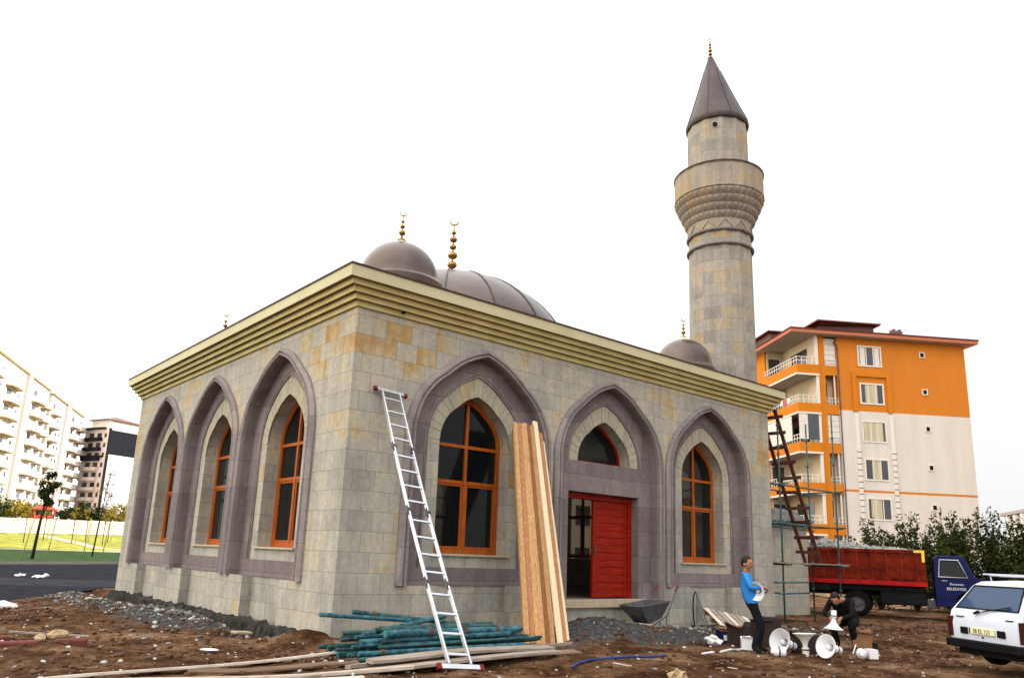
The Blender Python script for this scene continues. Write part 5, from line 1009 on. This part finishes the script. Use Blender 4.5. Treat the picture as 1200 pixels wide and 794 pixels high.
for i, z in enumerate(FL):
    top = i == len(FL) - 1
    d = MB(); d.box((-.12, -.12, z), (1.49, .02, z + .66)); d.box((-.12, .02, z), (.02, 4.95, z + .66)); d.build('balcony_parapet', M['org'], OB)
    d = MB(); d.box((-.15, -.15, z - .08), (1.49, 4.97, z)); d.build('balcony_slab', M['soffit'], OB)
    d = MB(); d.box((-.17, -.17, z - .10), (1.49, -.125, z + .02)); d.box((-.17, -.125, z - .10), (-.125, 4.97, z + .02)); d.build('balcony_edge', M['bwhite'], OB)
    d = MB(); 
    for zz in (z + .92, z + 1.18): d.beam((-.08, -.08, zz), (1.45, -.08, zz), .04, .04); d.beam((-.08, -.08, zz), (-.08, 4.9, zz), .04, .04)
    for k in range(5): d.beam((-.08 + k * .37, -.08, z + .66), (-.08 + k * .37, -.08, z + 1.18), .035, .035, up=(1, 0, 0))
    for k in range(1, 14): d.beam((-.08, -.08 + k * .37, z + .66), (-.08, -.08 + k * .37, z + 1.18), .035, .035, up=(1, 0, 0))
    d.build('railing', M['bwhite'], OB)
    d = MB(); d.box((1.30, -.10, z + .68), (1.49, .02, z + 2.6 if not top else H_)); d.build('balcony_post', M['bwhite'], OB)
    d = MB(); d.box((.25, 4.84, z + .1), (1.1, 4.875, z + 2.2)); d.build('balcony_door', M['dark'], OB)
    d = MB(); d.box((1.36, 1.2, z + .1), (1.378, 3.6, z + 2.15)); d.build('balcony_door', M['dark' if i % 2 else 'curtain'], OB)
    # loggia bay
    d = MB(); d.box((2.0, .02, z), (2.88, .14, z + .66)); d.build('loggia_parapet', M['org'], OB)
    if i in (5, 3):
        d = MB(); d.box((2.04, .10, z + .70), (2.84, .14, z + 2.62)); lv = d.build('shutter', M['louv'], OB)
        d = MB(); [d.box((2.06, .085, z + .70 + k * .38), (2.82, .10, z + .72 + k * .38)) for k in range(1, 5)]; d.build('slat_line', M['soffit'], lv)
    else:
        d = MB(); d.box((2.1, .78, z + .3), (2.5, .797, z + 2.3)); d.build('loggia_door', M['dark'], OB)
        d = MB(); d.box((2.62, .05, z + .66), (2.70, .12, z + 2.68)); d.build('loggia_post', M['bwhite'], OB)
    d = MB(); [d.beam((2.0, .06, zz), (2.88, .06, zz), .03, .03) for zz in (z + .88, z + 1.1)]; [d.beam((2.05 + k * .2, .06, z + .66), (2.05 + k * .2, .06, z + 1.1), .02, .02, up=(1, 0, 0)) for k in range(5)]; d.build('railing', M['bwhite'], OB)
d = MB(); d.box((-.14, .9, 9.9), (-.10, 4.8, 11.6)); d.box((-.10, -.14, 9.9), (.5, -.10, 11.6)); d.build('glazed_balcony', M['louv'], OB)
d = MB(); d.box((.52, -.13, 9.9), (1.28, -.09, 11.6)); d.build('glazed_balcony', M['dark'], OB)
for i, z in enumerate([15.28, 12.63, 10.02, 7.45, 4.85, 2.2]):
    x0, x1 = 4.5, 6.05; h_ = 1.28
    f_ = MB(); f_.box((x0 - .1, -.05, z - .1), (x1 + .1, .0, z)); f_.box((x0 - .1, -.05, z + h_), (x1 + .1, 0, z + h_ + .1)); f_.box((x0 - .1, -.05, z), (x0, 0, z + h_)); f_.box((x1, -.05, z), (x1 + .1, 0, z + h_)); f_.box((x0 + .50, -.035, z), (x0 + .56, -.005, z + h_)); f_.box((x0 + 1.02, -.035, z), (x0 + 1.08, -.005, z + h_)); wn = f_.build('window', M['bwhite'], OB)
    d = MB(); d.box((x0, -.012, z), (x1, -.004, z + h_)); d.build('pane', M['dark'], wn)
    if i: d = MB(); d.box((x0 + (.30, .05, .45, .2, .6)[i - 1], -.020, z + .02), (x0 + (1.18, 1.4, 1.1, .95, 1.45)[i - 1], -.013, z + h_ - .02)); d.build('curtain', M['curtain'], wn)
    else: d = MB(); d.box((x0 + .08, -.020, z + .02), (x0 + .45, -.013, z + h_ - .02)); d.box((x0 + 1.12, -.020, z + .02), (x0 + 1.5, -.013, z + h_ - .02)); d.build('curtain', M['hose'] if False else M['louv'], wn)
for z in (16.05, 13.42, 10.85, 8.2, 5.55, 2.9):
    f_ = MB(); f_.box((8.98, -.06, z), (9.38, -.0, z + .06)); f_.box((8.98, -.06, z + .36), (9.38, 0, z + .42)); f_.box((8.98, -.06, z + .06), (9.04, 0, z + .36)); f_.box((9.32, -.06, z + .06), (9.38, 0, z + .36)); wn = f_.build('small_window', M['bwhite'], OB); d = MB(); d.box((9.04, -.02, z + .06), (9.32, -.004, z + .36)); d.build('pane', M['black'], wn)
d = MB(); d.box((3.85, -.12, 12.0), (4.15, -.0, 14.75)); d.box((6.35, -.12, 12.0), (6.65, 0, 14.75)); d.box((4.15, -.12, 14.45), (6.35, 0, 14.75)); d.build('raised_surround', M['org'], OB)
d = MB()
for x in (3.9, 6.4): d.box((x, -.12, 0), (x + .25, -.0, 11.85))
d.build('pilaster', M['bwhite'], OB)
for x in (3.9, 6.4):
    d = MB(); [d.box((x - .04, -.135, z), (x + .29, -.121, z + .05)) for z in [0.4 * k for k in range(24)]]; d.build('quoin_joints', M['attic'], OB)
# eaves and attic
d = MB(); o_ = .65; d.add([(-o_, -o_, H_), (12.4 + o_, -o_, H_), (12.4 + o_, D_ + o_, H_), (-o_, D_ + o_, H_)], [(0, 1, 2, 3)]); d.build('eave_soffit', M['soffit'], OB)
d = MB(); d.box((-o_, -o_, H_ + .004), (12.4 + o_, -o_ + .06, H_ + .24)); d.box((-o_, -o_ + .06, H_ + .004), (-o_ + .06, D_ + o_, H_ + .24)); d.box((12.4 + o_ - .06, -o_ + .06, H_ + .004), (12.4 + o_, D_ + o_, H_ + .24)); d.build('eave_board', M['eave'], OB)
d = MB(); e = o_ + .05; d.add([(-e, -e, H_ + .25), (12.4 + e, -e, H_ + .25), (12.4 + e, D_ + e, H_ + .25), (-e, D_ + e, H_ + .25), (3.5, 4, H_ + 1.1), (9, 4, H_ + 1.1), (9, 7.5, H_ + 1.1), (3.5, 7.5, H_ + 1.1)], [(0, 1, 5, 4), (1, 2, 6, 5), (2, 3, 7, 6), (3, 0, 4, 7), (4, 5, 6, 7)])
d.box((-e, -e, H_ + .24), (12.4 + e, -e + .1, H_ + .32)); d.box((-e, -e + .1, H_ + .24), (-e + .1, D_ + e, H_ + .32)); d.build('roof', M['rooftile'], OB)
d = MB(); d.box((2.2, .9, H_ + .3), (6.3, 5.5, H_ + 1.25)); d.box((-.3, 3.2, H_ + .3), (2.2, 9, H_ + 1.0)); d.build('attic_box', M['attic'], OB)
d = MB(); d.add([(1.9, .5, H_ + 1.05), (6.6, .5, H_ + 1.27), (6.6, 5.8, H_ + 1.27), (1.9, 5.8, H_ + 1.05), (3.1, 1.2, H_ + 1.6), (6.6, .5, H_ + 1.33)], [(0, 1, 2, 3), (0, 1, 4)]); d.box((1.9, .45, H_ + 1.25), (6.6, 5.8, H_ + 1.36)); d.box((-.6, 2.9, H_ + 1.0), (2.5, 9.2, H_ + 1.10)); d.build('attic_roof', M['rooftile'], OB)
d = MB(); d.box((8.0, 1.2, H_ + .3), (8.7, 1.8, H_ + 1.15)); d.box((8.05, 1.25, H_ + 1.15), (8.2, 1.75, H_ + 1.32)); d.box((8.5, 1.25, H_ + 1.15), (8.65, 1.75, H_ + 1.32)); d.build('chimney', M['attic'], OB)
d = MB(); d.tube([(2.9, -.06, H_ - .1), (2.6, -.12, H_ - .5), (2.9, -.03, H_ - .55)], .05, 8); d.tube([(2.93, -.05, H_ - .6), (2.93, -.05, 0)], .04, 8); d.build('downpipe', M['steelgrey'], OB)

def block(name, loc, rz, Ln, Dp, Ht, fh, m_wall, label, stacks=(), pil=(), wins=(), m_pil=None, m_bal=None, m_soff=None, flat_roof=True, group=None, off=False, roofm=None):
    """apartment slab; facade on local y=0, stacks = balcony stacks (x, width)"""
    o = empty(name, loc, rz, label, 'building', group); d = MB(); d.box((0, 0, -3), (Ln, Dp, Ht)); d.build('wall', m_wall, o); nf = int(Ht / fh)
    for x, w_ in pil: d = MB(); d.box((x, -.5, -3), (x + w_, -.001, Ht + .6)); d.build('pilaster', m_pil, o)
    for x, w_ in stacks:
        for k in range(nf):
            z = k * fh; d = MB(); n = 8; A = []
            for i in range(n + 1): a = math.pi * i / n; A.append((x + w_ / 2 - math.cos(a) * w_ / 2, -.35 - 1.25 * math.sin(a) ** .6))
            A = [(x, 0)] + A + [(x + w_, 0)]
            d.strip([Vector((p[0], p[1], z)) for p in A], [Vector((p[0], p[1], z + 1.05)) for p in A]); d.add([(p[0], p[1], z + .02) for p in A], [tuple(range(len(A)))]); b_ = d.build('balcony', m_bal, o)
            d = MB(); d.add([(p[0], p[1], z - .02) for p in A], [tuple(range(len(A)))]); d.strip([Vector((p[0], p[1], z - .22)) for p in A], [Vector((p[0], p[1], z - .001)) for p in A]); d.build('balcony_edge', m_soff, b_)
            if (k * 7 + int(x)) % 3: d = MB(); d.box((x + w_ * .15, -.04, z + .1), (x + w_ * .55, -.003, z + fh - .5)); d.build('window', M['dark'], o)
    for x, w_ in wins:
        for k in range(nf):
            z = k * fh + 1.0; d = MB(); d.box((x, -.05, z), (x + w_, -.003, z + 1.35)); d.build('window', M['dark'], o)
    if flat_roof: d = MB(); d.box((-.4, -.6, Ht), (Ln + .4, Dp + .4, Ht + .35)); d.build('roof_slab', roofm or m_soff, o)
    return o
M['lwhite'] = mat('white_render', (0.86, 0.83, 0.76), .8, var=.04, scale=.2); M['lcream'] = mat('cream_balcony', (0.84, 0.81, 0.75), .8, var=.05); M['pinkpil'] = mat('pink_pilaster', (0.62, 0.46, 0.42), .85); M['brownedge'] = mat('orange_brown_edge', (0.55, 0.42, 0.30), .8)
A1 = math.atan2(.926, .378); P1 = Vector((14.45, 155.8, 2.3)); U1 = Vector((.378, .926, 0))
block('apartment_tower', P1 + U1 * -34, A1, 53, 14, 29.8, 2.85, M['lwhite'], 'sunlit white tower at the left edge with rounded balconies and pink pilaster', [(12, 7), (24, 7), (41, 6), (48, 4.2)], [(35.5, 2.6)], [(20.5, 1.2), (31.8, 1.2), (38.6, 1.2)], M['pinkpil'], M['lcream'], M['brownedge'], group='apartment towers beyond the lawn')
block('apartment_tower', P1 + U1 * 22, A1, 32, 14, 29.6, 2.85, M['lwhite'], 'sunlit white tower second from the left, cut by a broad pink pilaster', [(1, 5), (20, 5), (27, 4)], [(13, 3.6)], [(7, 1.2), (10, 1.2), (17.6, 1.2)], M['pinkpil'], M['lcream'], M['brownedge'], group='apartment towers beyond the lawn')
# third tower: pink facet with balconies, white panel facet with a dark top
T3 = empty('apartment_tower', (0, 0, 0), 0, 'pink and white tower with dark panels at the top, nearest the mosque wall', 'building', 'apartment towers beyond the lawn')
c3 = Vector((39.4, 197.2, 2.0)); T3.location = c3; T3.scale = (.88, .88, .82); T3.rotation_euler = (0, 0, R(24))   # local x along the white facet, y along the pink one
M['pinkr'] = mat('pink_render', (0.66, 0.56, 0.52), .85, var=.05); M['panelw'] = mat('white_panel', (0.72, 0.73, 0.80), .7, var=.03); M['panelb'] = mat('near_black_panel', (0.02, 0.022, 0.03), .9, var=.3, spec=0.0)
d = MB(); d.box((0.02, .02, -4), (11, 10, 33)); d.build('wall', M['pinkr'], T3)
d = MB(); d.box((.9, -.06, -4), (9.8, -.001, 25.0)); d.build('wall_panel', M['panelw'], T3)
d = MB(); d.box((.9, -.09, 25.0), (9.8, -.001, 32.4)); d.build('wall_panel', M['panelb'], T3)
d = MB(); d.box((.05, -.12, -4), (.9, -.001, 33)); d.build('corner_strip', M['panelb'], T3)
d = MB(); d.box((10.1, -.12, -4), (14.5, 4, 31.0)); d.build('dark_wing', M['panelb'], T3)
for k in range(10):
    d = MB(); d.box((10.8, -.2, k * 3 + .8), (11.5, -.121, k * 3 + 2.4)); d.build('window', M['panelw'], T3); d = MB(); d.box((12.7, -.2, k * 3 + .8), (13.3, -.121, k * 3 + 2.4)); d.build('window', M['panelw'], T3)
for k in range(11):
    z = k * 3.0 - 1; d = MB(); d.box((-1.0, 2.2, z), (-.0, 9.2, z + 1.0)); b_ = d.build('balcony', M['pinkr'] if k < 8 else M['panelb'], T3); d = MB(); d.box((-.04, 2.8, z + 1.0), (.015, 4.6, z + 2.5)); d.build('window', M['dark'], T3); d = MB(); d.box((-.04, 6, z + 1.0), (.015, 8, z + 2.5)); d.build('window', M['dark'], T3)
    d = MB(); d.box((-.03, .7, z + 1.1), (.016, 1.6, z + 2.4)); d.build('window', M['dark'], T3)
for z in (24, 32.6): d = MB(); d.box((-.8, 1.2, z), (0.0, 9.8, z + .55)); d.build('dark_frame', M['panelb'], T3)
d = MB(); d.box((1.0, 1.2, 33), (10.5, 9.0, 35.6)); d.build('roof_storey', M['lwhite'], T3)
d = MB(); d.add([(-.6, .2, 35.6), (11.6, .2, 35.6), (11.6, 10, 35.6), (-.6, 10, 35.6), (5.5, 5, 37.4)], [(0, 1, 4), (1, 2, 4), (2, 3, 4), (3, 0, 4), (0, 3, 2, 1)]); d.build('roof', M['attic'], T3)
# distant pale block on the right
M['hazy'] = mat('pale_grey_render', (0.42, 0.40, 0.40), .9, var=.06); M['hazy2'] = mat('pale_window', (0.22, 0.22, 0.25), .6)
fb = empty('apartment_building', (206, 54, -2), math.atan2(-.55, -.82), 'hazy pale apartment block far away at the right edge', 'building'); d = MB(); d.box((0, 0, -3), (46, 14, 17.2)); d.build('wall', M['hazy'], fb)
d = MB(); d.box((-.5, -1, 17.2), (46.5, 15, 17.9)); d.build('roof_slab', M['soffit'], fb)
for i in range(9):
    for k in range(6): d = MB(); d.box((2 + i * 4.9, -.06, .8 + k * 2.8), (4 + i * 4.9, -.003, 2.4 + k * 2.8)); d.build('window', M['hazy2'], fb)
for i in range(8): d = MB(); d.box((4.6 + i * 4.9, -1.2, 0), (5.8 + i * 4.9, -.001, 17)); d.build('stair_bay', M['lwhite'], fb)
# unseen blocks, added so that their shade covers the site and near lawn
block('added_shade_block', (54, -5.5, 0), R(-90), 40, 12, 36, 3.0, M['cream'], 'tall unseen cream block added east of the site to shade it', [(4, 5), (20, 5), (36, 5)], (), [(12, 1.5), (28, 1.5)], None, M['bwhite'], M['soffit'])
block('added_shade_block', (22, 26, 0), R(0), 13, 26, 16, 2.9, M['cream'], 'unseen block added behind the mosque to shade the asphalt and near lawn', (), (), [(2, 1.4), (6, 1.4), (10, 1.4)], None, M['bwhite'], M['soffit'])

# ------------------------------------------------------------------ vegetation and the park on the left
def leafmat(name, lo, hi, trans=True):
    m, nt, b = newmat(name); L = nt.links.new; at = nd(nt, 'ShaderNodeAttribute', attribute_name='leaf'); r_ = ramp(nt, [(0, lo), (.6, tuple((a + c) / 2 for a, c in zip(lo, hi))), (1, hi)]); L(at.outputs['Fac'], r_.inputs[0]); L(r_.outputs[0], b.inputs['Base Color'])
    b.inputs['Roughness'].default_value = .7; b.inputs['Specular IOR Level'].default_value = .1
    return m
M['leafdark'] = leafmat('dark_green_leaves', (0.006, 0.014, 0.003), (0.055, 0.07, 0.012)); M['leafmid'] = leafmat('green_leaves', (0.02, 0.05, 0.008), (0.13, 0.16, 0.025)); M['leafyel'] = leafmat('yellowing_leaves', (0.10, 0.09, 0.01), (0.42, 0.30, 0.04))
M['bark'] = mat('dark_bark', (0.045, 0.032, 0.024), .95, var=.4, scale=5, bump=.6); M['stake'] = mat('wooden_stake', (0.42, 0.33, 0.16), .8)
def leaves(pts, size, m_, parent, seed, name='crown'):
    r_ = random.Random(seed); vs = []; fs = []; tone = []
    for p in pts:
        a = Vector((r_.gauss(0, 1), r_.gauss(0, 1), r_.gauss(0, 1))).normalized(); b_ = a.orthogonal().normalized(); b_ = Matrix.Rotation(r_.uniform(0, 6.28), 3, a) @ b_; c_ = a.cross(b_); s_ = size * r_.uniform(.6, 1.3); o = len(vs)
        for u, v in ((-1, 0), (0, -.45), (1, 0), (0, .45)): vs.append(tuple(p + b_ * u * s_ + c_ * v * s_))
        fs.append((o, o + 1, o + 2, o + 3)); t = .5 + .5 * noise.noise(p * .9) + r_.uniform(-.28, .28); tone.append(max(0, min(1, t)))
    me = bpy.data.meshes.new(name); me.from_pydata(vs, [], fs); me.materials.append(m_); at = me.attributes.new('leaf', 'FLOAT', 'FACE'); at.data.foreach_set('value', tone)
    o = bpy.data.objects.new(name, me); COL.objects.link(o); o.parent = parent; return o
def shoots(name, loc, h, spread, nst, nleaf, size, m_, label, cat, group, seed, base=.35):
    """multi-stemmed tree: long upright shoots carrying leaves along their length"""
    o = empty(name, loc, 0, label, cat, group); r_ = random.Random(seed); tr = MB(); pts = []
    tr.tube([(0, 0, -.3), (0, 0, base * h * .5)], [.12, .09], 7)
    for k in range(nst):
        a = r_.uniform(0, 6.28); rr = spread * math.sqrt(r_.random()); hh = h * (1 - .35 * (rr / spread) ** 2) * r_.uniform(.66, 1.16); c1 = Vector((math.cos(a) * rr * .35, math.sin(a) * rr * .35, hh * .4)); c2 = Vector((math.cos(a) * rr, math.sin(a) * rr, hh)); pl_ = []
        for i in range(7): t = i / 6; pl_.append(Vector((0, 0, .1)) * (1 - t) ** 2 + c1 * 2 * t * (1 - t) + c2 * t * t + Vector((r_.gauss(0, .04), r_.gauss(0, .04), 0)))
        tr.tube(pl_, [.035 * (1 - .85 * i / 6) for i in range(7)], 5)
        for _ in range(nleaf):
            t = r_.uniform(.12, 1.0) ** .8; i = min(5, int(t * 6)); p = pl_[i].lerp(pl_[i + 1], t * 6 - i); w_ = .34 * (1 - t) + .085; pts.append(p + Vector((r_.gauss(0, w_), r_.gauss(0, w_), r_.gauss(0, w_ * .8))))
    tr.build('trunk', M['bark'], o, smooth=True); leaves(pts, size, m_, o, seed); return o
def round_tree(name, loc, h, crown_z, rx, rz, n, size, m_, label, cat, group, seed, tr_r=.06, nclump=16, lean=0.0):
    o = empty(name, loc, 0, label, cat, group); r_ = random.Random(seed); t_ = MB(); t_.tube([(0, 0, -.3), (lean * .4, 0, h * .45), (lean, 0, h * .92)], [tr_r * 1.3, tr_r, tr_r * .35], 8); pts = []
    for k in range(nclump):
        a = r_.uniform(0, 6.28); q = Vector((r_.gauss(0, 1), r_.gauss(0, 1), r_.gauss(0, 1))).normalized() * r_.uniform(.35, .95); c_ = Vector((q.x * rx + lean, q.y * rx, crown_z + q.z * rz)); cr = rx * r_.uniform(.22, .42)
        t_.tube([(lean * .6, 0, max(h * .3, c_.z - rz * .7)), tuple(c_)], [tr_r * .45, tr_r * .12], 5)
        for _ in range(n // nclump): v = Vector((r_.gauss(0, 1), r_.gauss(0, 1), r_.gauss(0, .85))); pts.append(c_ + v * cr * .6)
    t_.build('trunk', M['bark'], o, smooth=True); leaves(pts, size, m_, o, seed); return o
GS = 'bushy trees behind the truck'
for i, (x, y, h, lb) in enumerate(((30.9, 4.6, 3.9, 'spiky bushy tree rising above the middle of the truck bed'), (31.8, 3.3, 4.3, 'spiky bushy tree above the front of the truck bed'), (31.6, 1.6, 4.3, 'dark bushy tree directly behind the blue cab'), (33.4, .6, 4.5, 'dark bushy tree just right of the blue cab'), (32.6, -.7, 4.0, 'dark bushy tree behind the roof rack of the white car'), (34.8, -1.3, 4.7, 'tall bushy tree at the right edge in front of the pale block'), (33.6, -2.6, 4.6, 'bushy tree cut by the right edge of the picture'), (36.0, 3.4, 4.4, 'bushy tree farther back between its neighbours behind the cab'))):
    shoots('bushy_tree', (x, y, -.2), h, 1.2, 44, 125, .095, M['leafdark'], lb, 'tree', GS, 20 + i)
GP = 'young staked trees in the park'
round_tree('young_tree', (3.76, 52.0, .1), 6.0, 4.9, .75, 1.35, 2600, .09, M['leafdark'], 'dark young tree with dense narrow crown between two stakes at the far left', 'tree', GP, 51, .09, 18, .35)
round_tree('young_tree', (8.4, 55.7, .3), 7.2, 5.6, .9, 1.6, 240, .09, M['leafyel'], 'bare young tree with a few yellow leaves beside the mosque wall', 'tree', GP, 52, .05, 16, .5)
def stake(x, y, h, lean, lb): z = base_h(x, y); d = MB(); d.tube([(x, y, z - .2), (x + lean, y, z + h)], .035, 6); tag(d.build('stake', M['stake'], smooth=True), lb, 'stake', 'wooden stakes by the young trees')
stake(2.75, 50.0, 2.9, .45, 'leaning stake left of the dark young tree'); stake(4.35, 50.4, 2.9, .25, 'leaning stake right of the dark young tree'); stake(7.6, 55.0, 2.6, .2, 'stake left of the nearly bare young tree'); stake(9.1, 55.6, 2.6, .2, 'stake right of the nearly bare young tree')
for i, (x, y, lb) in enumerate(((5.2, 66, 'small yellow sapling at the left edge of the lawn'), (7.0, 68, 'small yellow sapling left of the light footpath'), (9.0, 66.5, 'small sapling right of the dark tree on the lit lawn'), (10.6, 69, 'small sapling in the middle of the lit lawn'), (11.4, 66, 'small sapling right of the footpath'), (12.4, 68.5, 'small sapling next to last before the mosque wall'), (13.6, 67, 'small sapling closest to the mosque wall'))):
    z = base_h(x, y); round_tree('sapling', (x, y, z), 3.4, 2.6, .5, .8, 130, .075, M['leafyel'], lb, 'sapling', 'small saplings on the lit lawn', 70 + i, .03, 8)
    stake(x + .28, y, 1.9, .05, ['stake beside the sapling at the left edge', 'stake beside the sapling left of the footpath', 'stake beside the sapling right of the dark tree', 'stake beside the sapling in the middle of the lawn', 'stake beside the sapling right of the footpath', 'stake beside the next to last sapling', 'stake beside the sapling closest to the mosque wall'][i])
M['fence'] = mat('pale_fence_board', (0.60, 0.57, 0.52), .8, var=.12, scale=.6)
fe = empty('park_fence', (0, 0, 0), 0, 'pale board fence between the lit lawn and the hedge', 'fence'); fa = Vector((-12, 69.0, 0)); fb2 = Vector((24, 82.0, 0)); fd = (fb2 - fa).normalized()
for i in range(16):
    a = fa + fd * i * 2.4; b_ = fa + fd * (i * 2.4 + 2.25); za = base_h(a.x, a.y); d = MB(); [d.beam((a.x, a.y, za + .20 + k * .205), (b_.x, b_.y, za + .20 + k * .205), .03, .18) for k in range(7)]; d.build('fence_panel', M['fence'], fe)
    d = MB(); d.beam((a.x - fd.x * .07, a.y - fd.y * .07, za - .3), (a.x - fd.x * .07, a.y - fd.y * .07, za + 1.6), .12, .12, up=(1, 0, 0)); d.build('post', M['bwhite'], fe)
GH = 'trees of the hedge beyond the fence'
for i, (x, y, h, m_, lb) in enumerate(((3.5, 86, 3.6, 'leafmid', 'green bushy tree at the far left of the hedge'), (5.6, 87, 3.9, 'leafmid', 'green bushy tree second in the hedge'), (7.4, 86, 3.4, 'leafyel', 'yellowish bushy tree left of the red play frame'), (10.0, 90, 3.3, 'leafmid', 'green bushy tree behind the red play frame'), (12.4, 87, 2.9, 'leafdark', 'low dark tree right of the red play frame'), (14.0, 87.5, 3.2, 'leafdark', 'dark tree in the middle of the hedge'), (15.6, 86.5, 3.6, 'leafdark', 'dark round tree near the mosque end of the hedge'), (17.2, 85, 3.9, 'leafyel', 'yellow-leaved tree right beside the mosque wall'), (1.5, 87, 3.6, 'leafmid', 'green bushy tree cut by the left picture edge'), (19.4, 87, 3.6, 'leafdark', 'dark tree half hidden by the mosque corner'))):
    round_tree('hedge_tree', (x, y, base_h(x, y)), h, h * .55, 1.6, h * .45, 2200, .14, M[m_], lb, 'tree', GH, 90 + i, .08, 20)
M['playred'] = mat('red_play_panel', (0.45, 0.05, 0.03), .6)
pf = empty('play_frame', (9.2, 83.2, 2.3), 0, 'red playground frame with small roof behind the fence', 'play frame')
for x in (-.9, .9):
    for y in (-.8, .8): d = MB(); d.tube([(x, y, -.2), (x, y, 2.3)], .07, 8); d.build('post', M['playred'], pf, smooth=True)
d = MB(); d.add([(-1.2, -1.1, 2.3), (1.2, -1.1, 2.3), (1.2, 1.1, 2.3), (-1.2, 1.1, 2.3), (0, 0, 3.0)], [(0, 1, 4), (1, 2, 4), (2, 3, 4), (3, 0, 4), (0, 3, 2, 1)]); d.build('roof', M['playred'], pf)
d = MB(); d.box((-.9, -.8, .9), (.9, .8, 1.0)); d.box((-.9, -.84, 1.0), (.9, -.80, 1.7)); d.build('platform', M['playred'], pf)
d = MB(); d.add([(.9, -.3, .95), (.9, .3, .95), (2.6, .3, .1), (2.6, -.3, .1)], [(0, 1, 2, 3)]); d.build('slide', M['yellow'], pf).modifiers.new('t', 'SOLIDIFY').thickness = .04
# white scraps on the asphalt, kerb stone, street lamp reaching into the frame
for k, (x, y, s_, lb) in enumerate(((-.74, 26.5, .2, 'white scrap on the asphalt at the far left'), (-.30, 25.0, .34, 'larger white scrap on the asphalt'), (.2, 26.3, .16, 'tiny white scrap right of the larger one'))):
    lump('paper_scrap', (x, y, .06), (s_, s_ * .6, .06), M['styro'], lb, 'paper scrap', k + .3, 'scraps on the asphalt', rough_=.6)
lump('foam_piece', (-3.72, 8.6, gh(-3.72, 8.6) + .06), (.34, .14, .07), M['styro'], 'white foam piece on the soil at the left picture edge', 'foam piece', 2.4, rough_=.5)
cl_ = [((-.10, 1.0), (.75, .70, .72)), ((-.10, 1.6), (.60, .12, .10)), ((-.10, 2.1), (.74, .74, .78)), ((-.10, 2.9), (.30, .34, .50))]
for k, ((x, y), c) in enumerate(cl_):
    d = MB(); d.box((-.135, y, 12.55 - .1 * (k % 2)), (-.115, y + .42, 12.9)); o = d.build('laundry', mat('laundry_cloth_%s' % 'abcd'[k], c, .9)); o.matrix_world = Matrix.Translation((40.76, 13.73, 0)) @ Matrix.Rotation(math.atan2(-.555, .832), 4, 'Z'); tag(o, ['pale cloth hanging nearest the corner on the second balcony from the top', 'red cloth hanging on the second balcony from the top', 'white cloth hanging in the row on the second balcony from the top', 'blue-grey cloth hanging farthest from the corner on the second balcony'][k], 'laundry', 'laundry on the orange balcony')
lp = empty('street_lamp', (22.9, -7.2, -.2), 0, 'street lamp head entering the picture at the right edge', 'street lamp')
d = MB(); d.tube([(0, 0, 0), (0, 0, 8.6), (-.12, .35, 9.15), (-.45, 1.3, 9.3)], [.09, .06, .05, .04], 10); d.build('pole', M['steelgrey'], lp, smooth=True)
d = MB(); d.lathe([(0, -.34), (.07, -.32), (.13, -.1), (.13, .12), (.07, .3), (0, .32)], 14, origin=(-.60, 1.72, 9.32), axis=(-.33, .94, .1)); d.build('lamp_head', M['black'], lp, smooth=True)

r9 = random.Random(31)
for k in range(16):
    x, y = (r9.uniform(.5, 11), r9.uniform(-7, -2.6)) if k < 10 else (r9.uniform(-5, -1), r9.uniform(-1.5, 6)); a = r9.uniform(0, 3.14); l_ = r9.uniform(.08, .28); z = gh(x, y) + .012
    if -1.2 < x < 3.4 and y > -3.6: y = -4.3 - r9.random()
    z = gh(x, y) + .012; d = MB(); d.beam((x, y, z), (x + math.cos(a) * l_, y + math.sin(a) * l_, gh(x + math.cos(a) * l_, y + math.sin(a) * l_) + .014), r9.uniform(.012, .03), .012); tag(d.build('wood_scrap', M['palewood' if k % 2 else 'oldwood2']), ('pale' if k % 2 else 'brown') + ' splinter of wood on the soil, ' + ('in front of the ladder and the dark sand' if k < 10 else 'left of the mosque corner'), 'wood scrap', 'wood splinters scattered on the soil')
for k, (x, y, a, l_) in enumerate(((6.0, -3.85, .2, .55), (6.6, -3.75, -.15, .5), (5.4, -3.9, .05, .35))):
    d = MB(); z = gh(x, y) + .02; d.beam((x, y, z), (x + math.cos(a) * l_, y + math.sin(a) * l_, z + .01), .06, .02); tag(d.build('plaster_strip', M['styro']), ['white strip left of the man, middle one', 'white strip nearest the feet of the man in blue', 'shortest white strip at the edge of the dark sand'][k], 'strip', 'white strips by the dark sand')
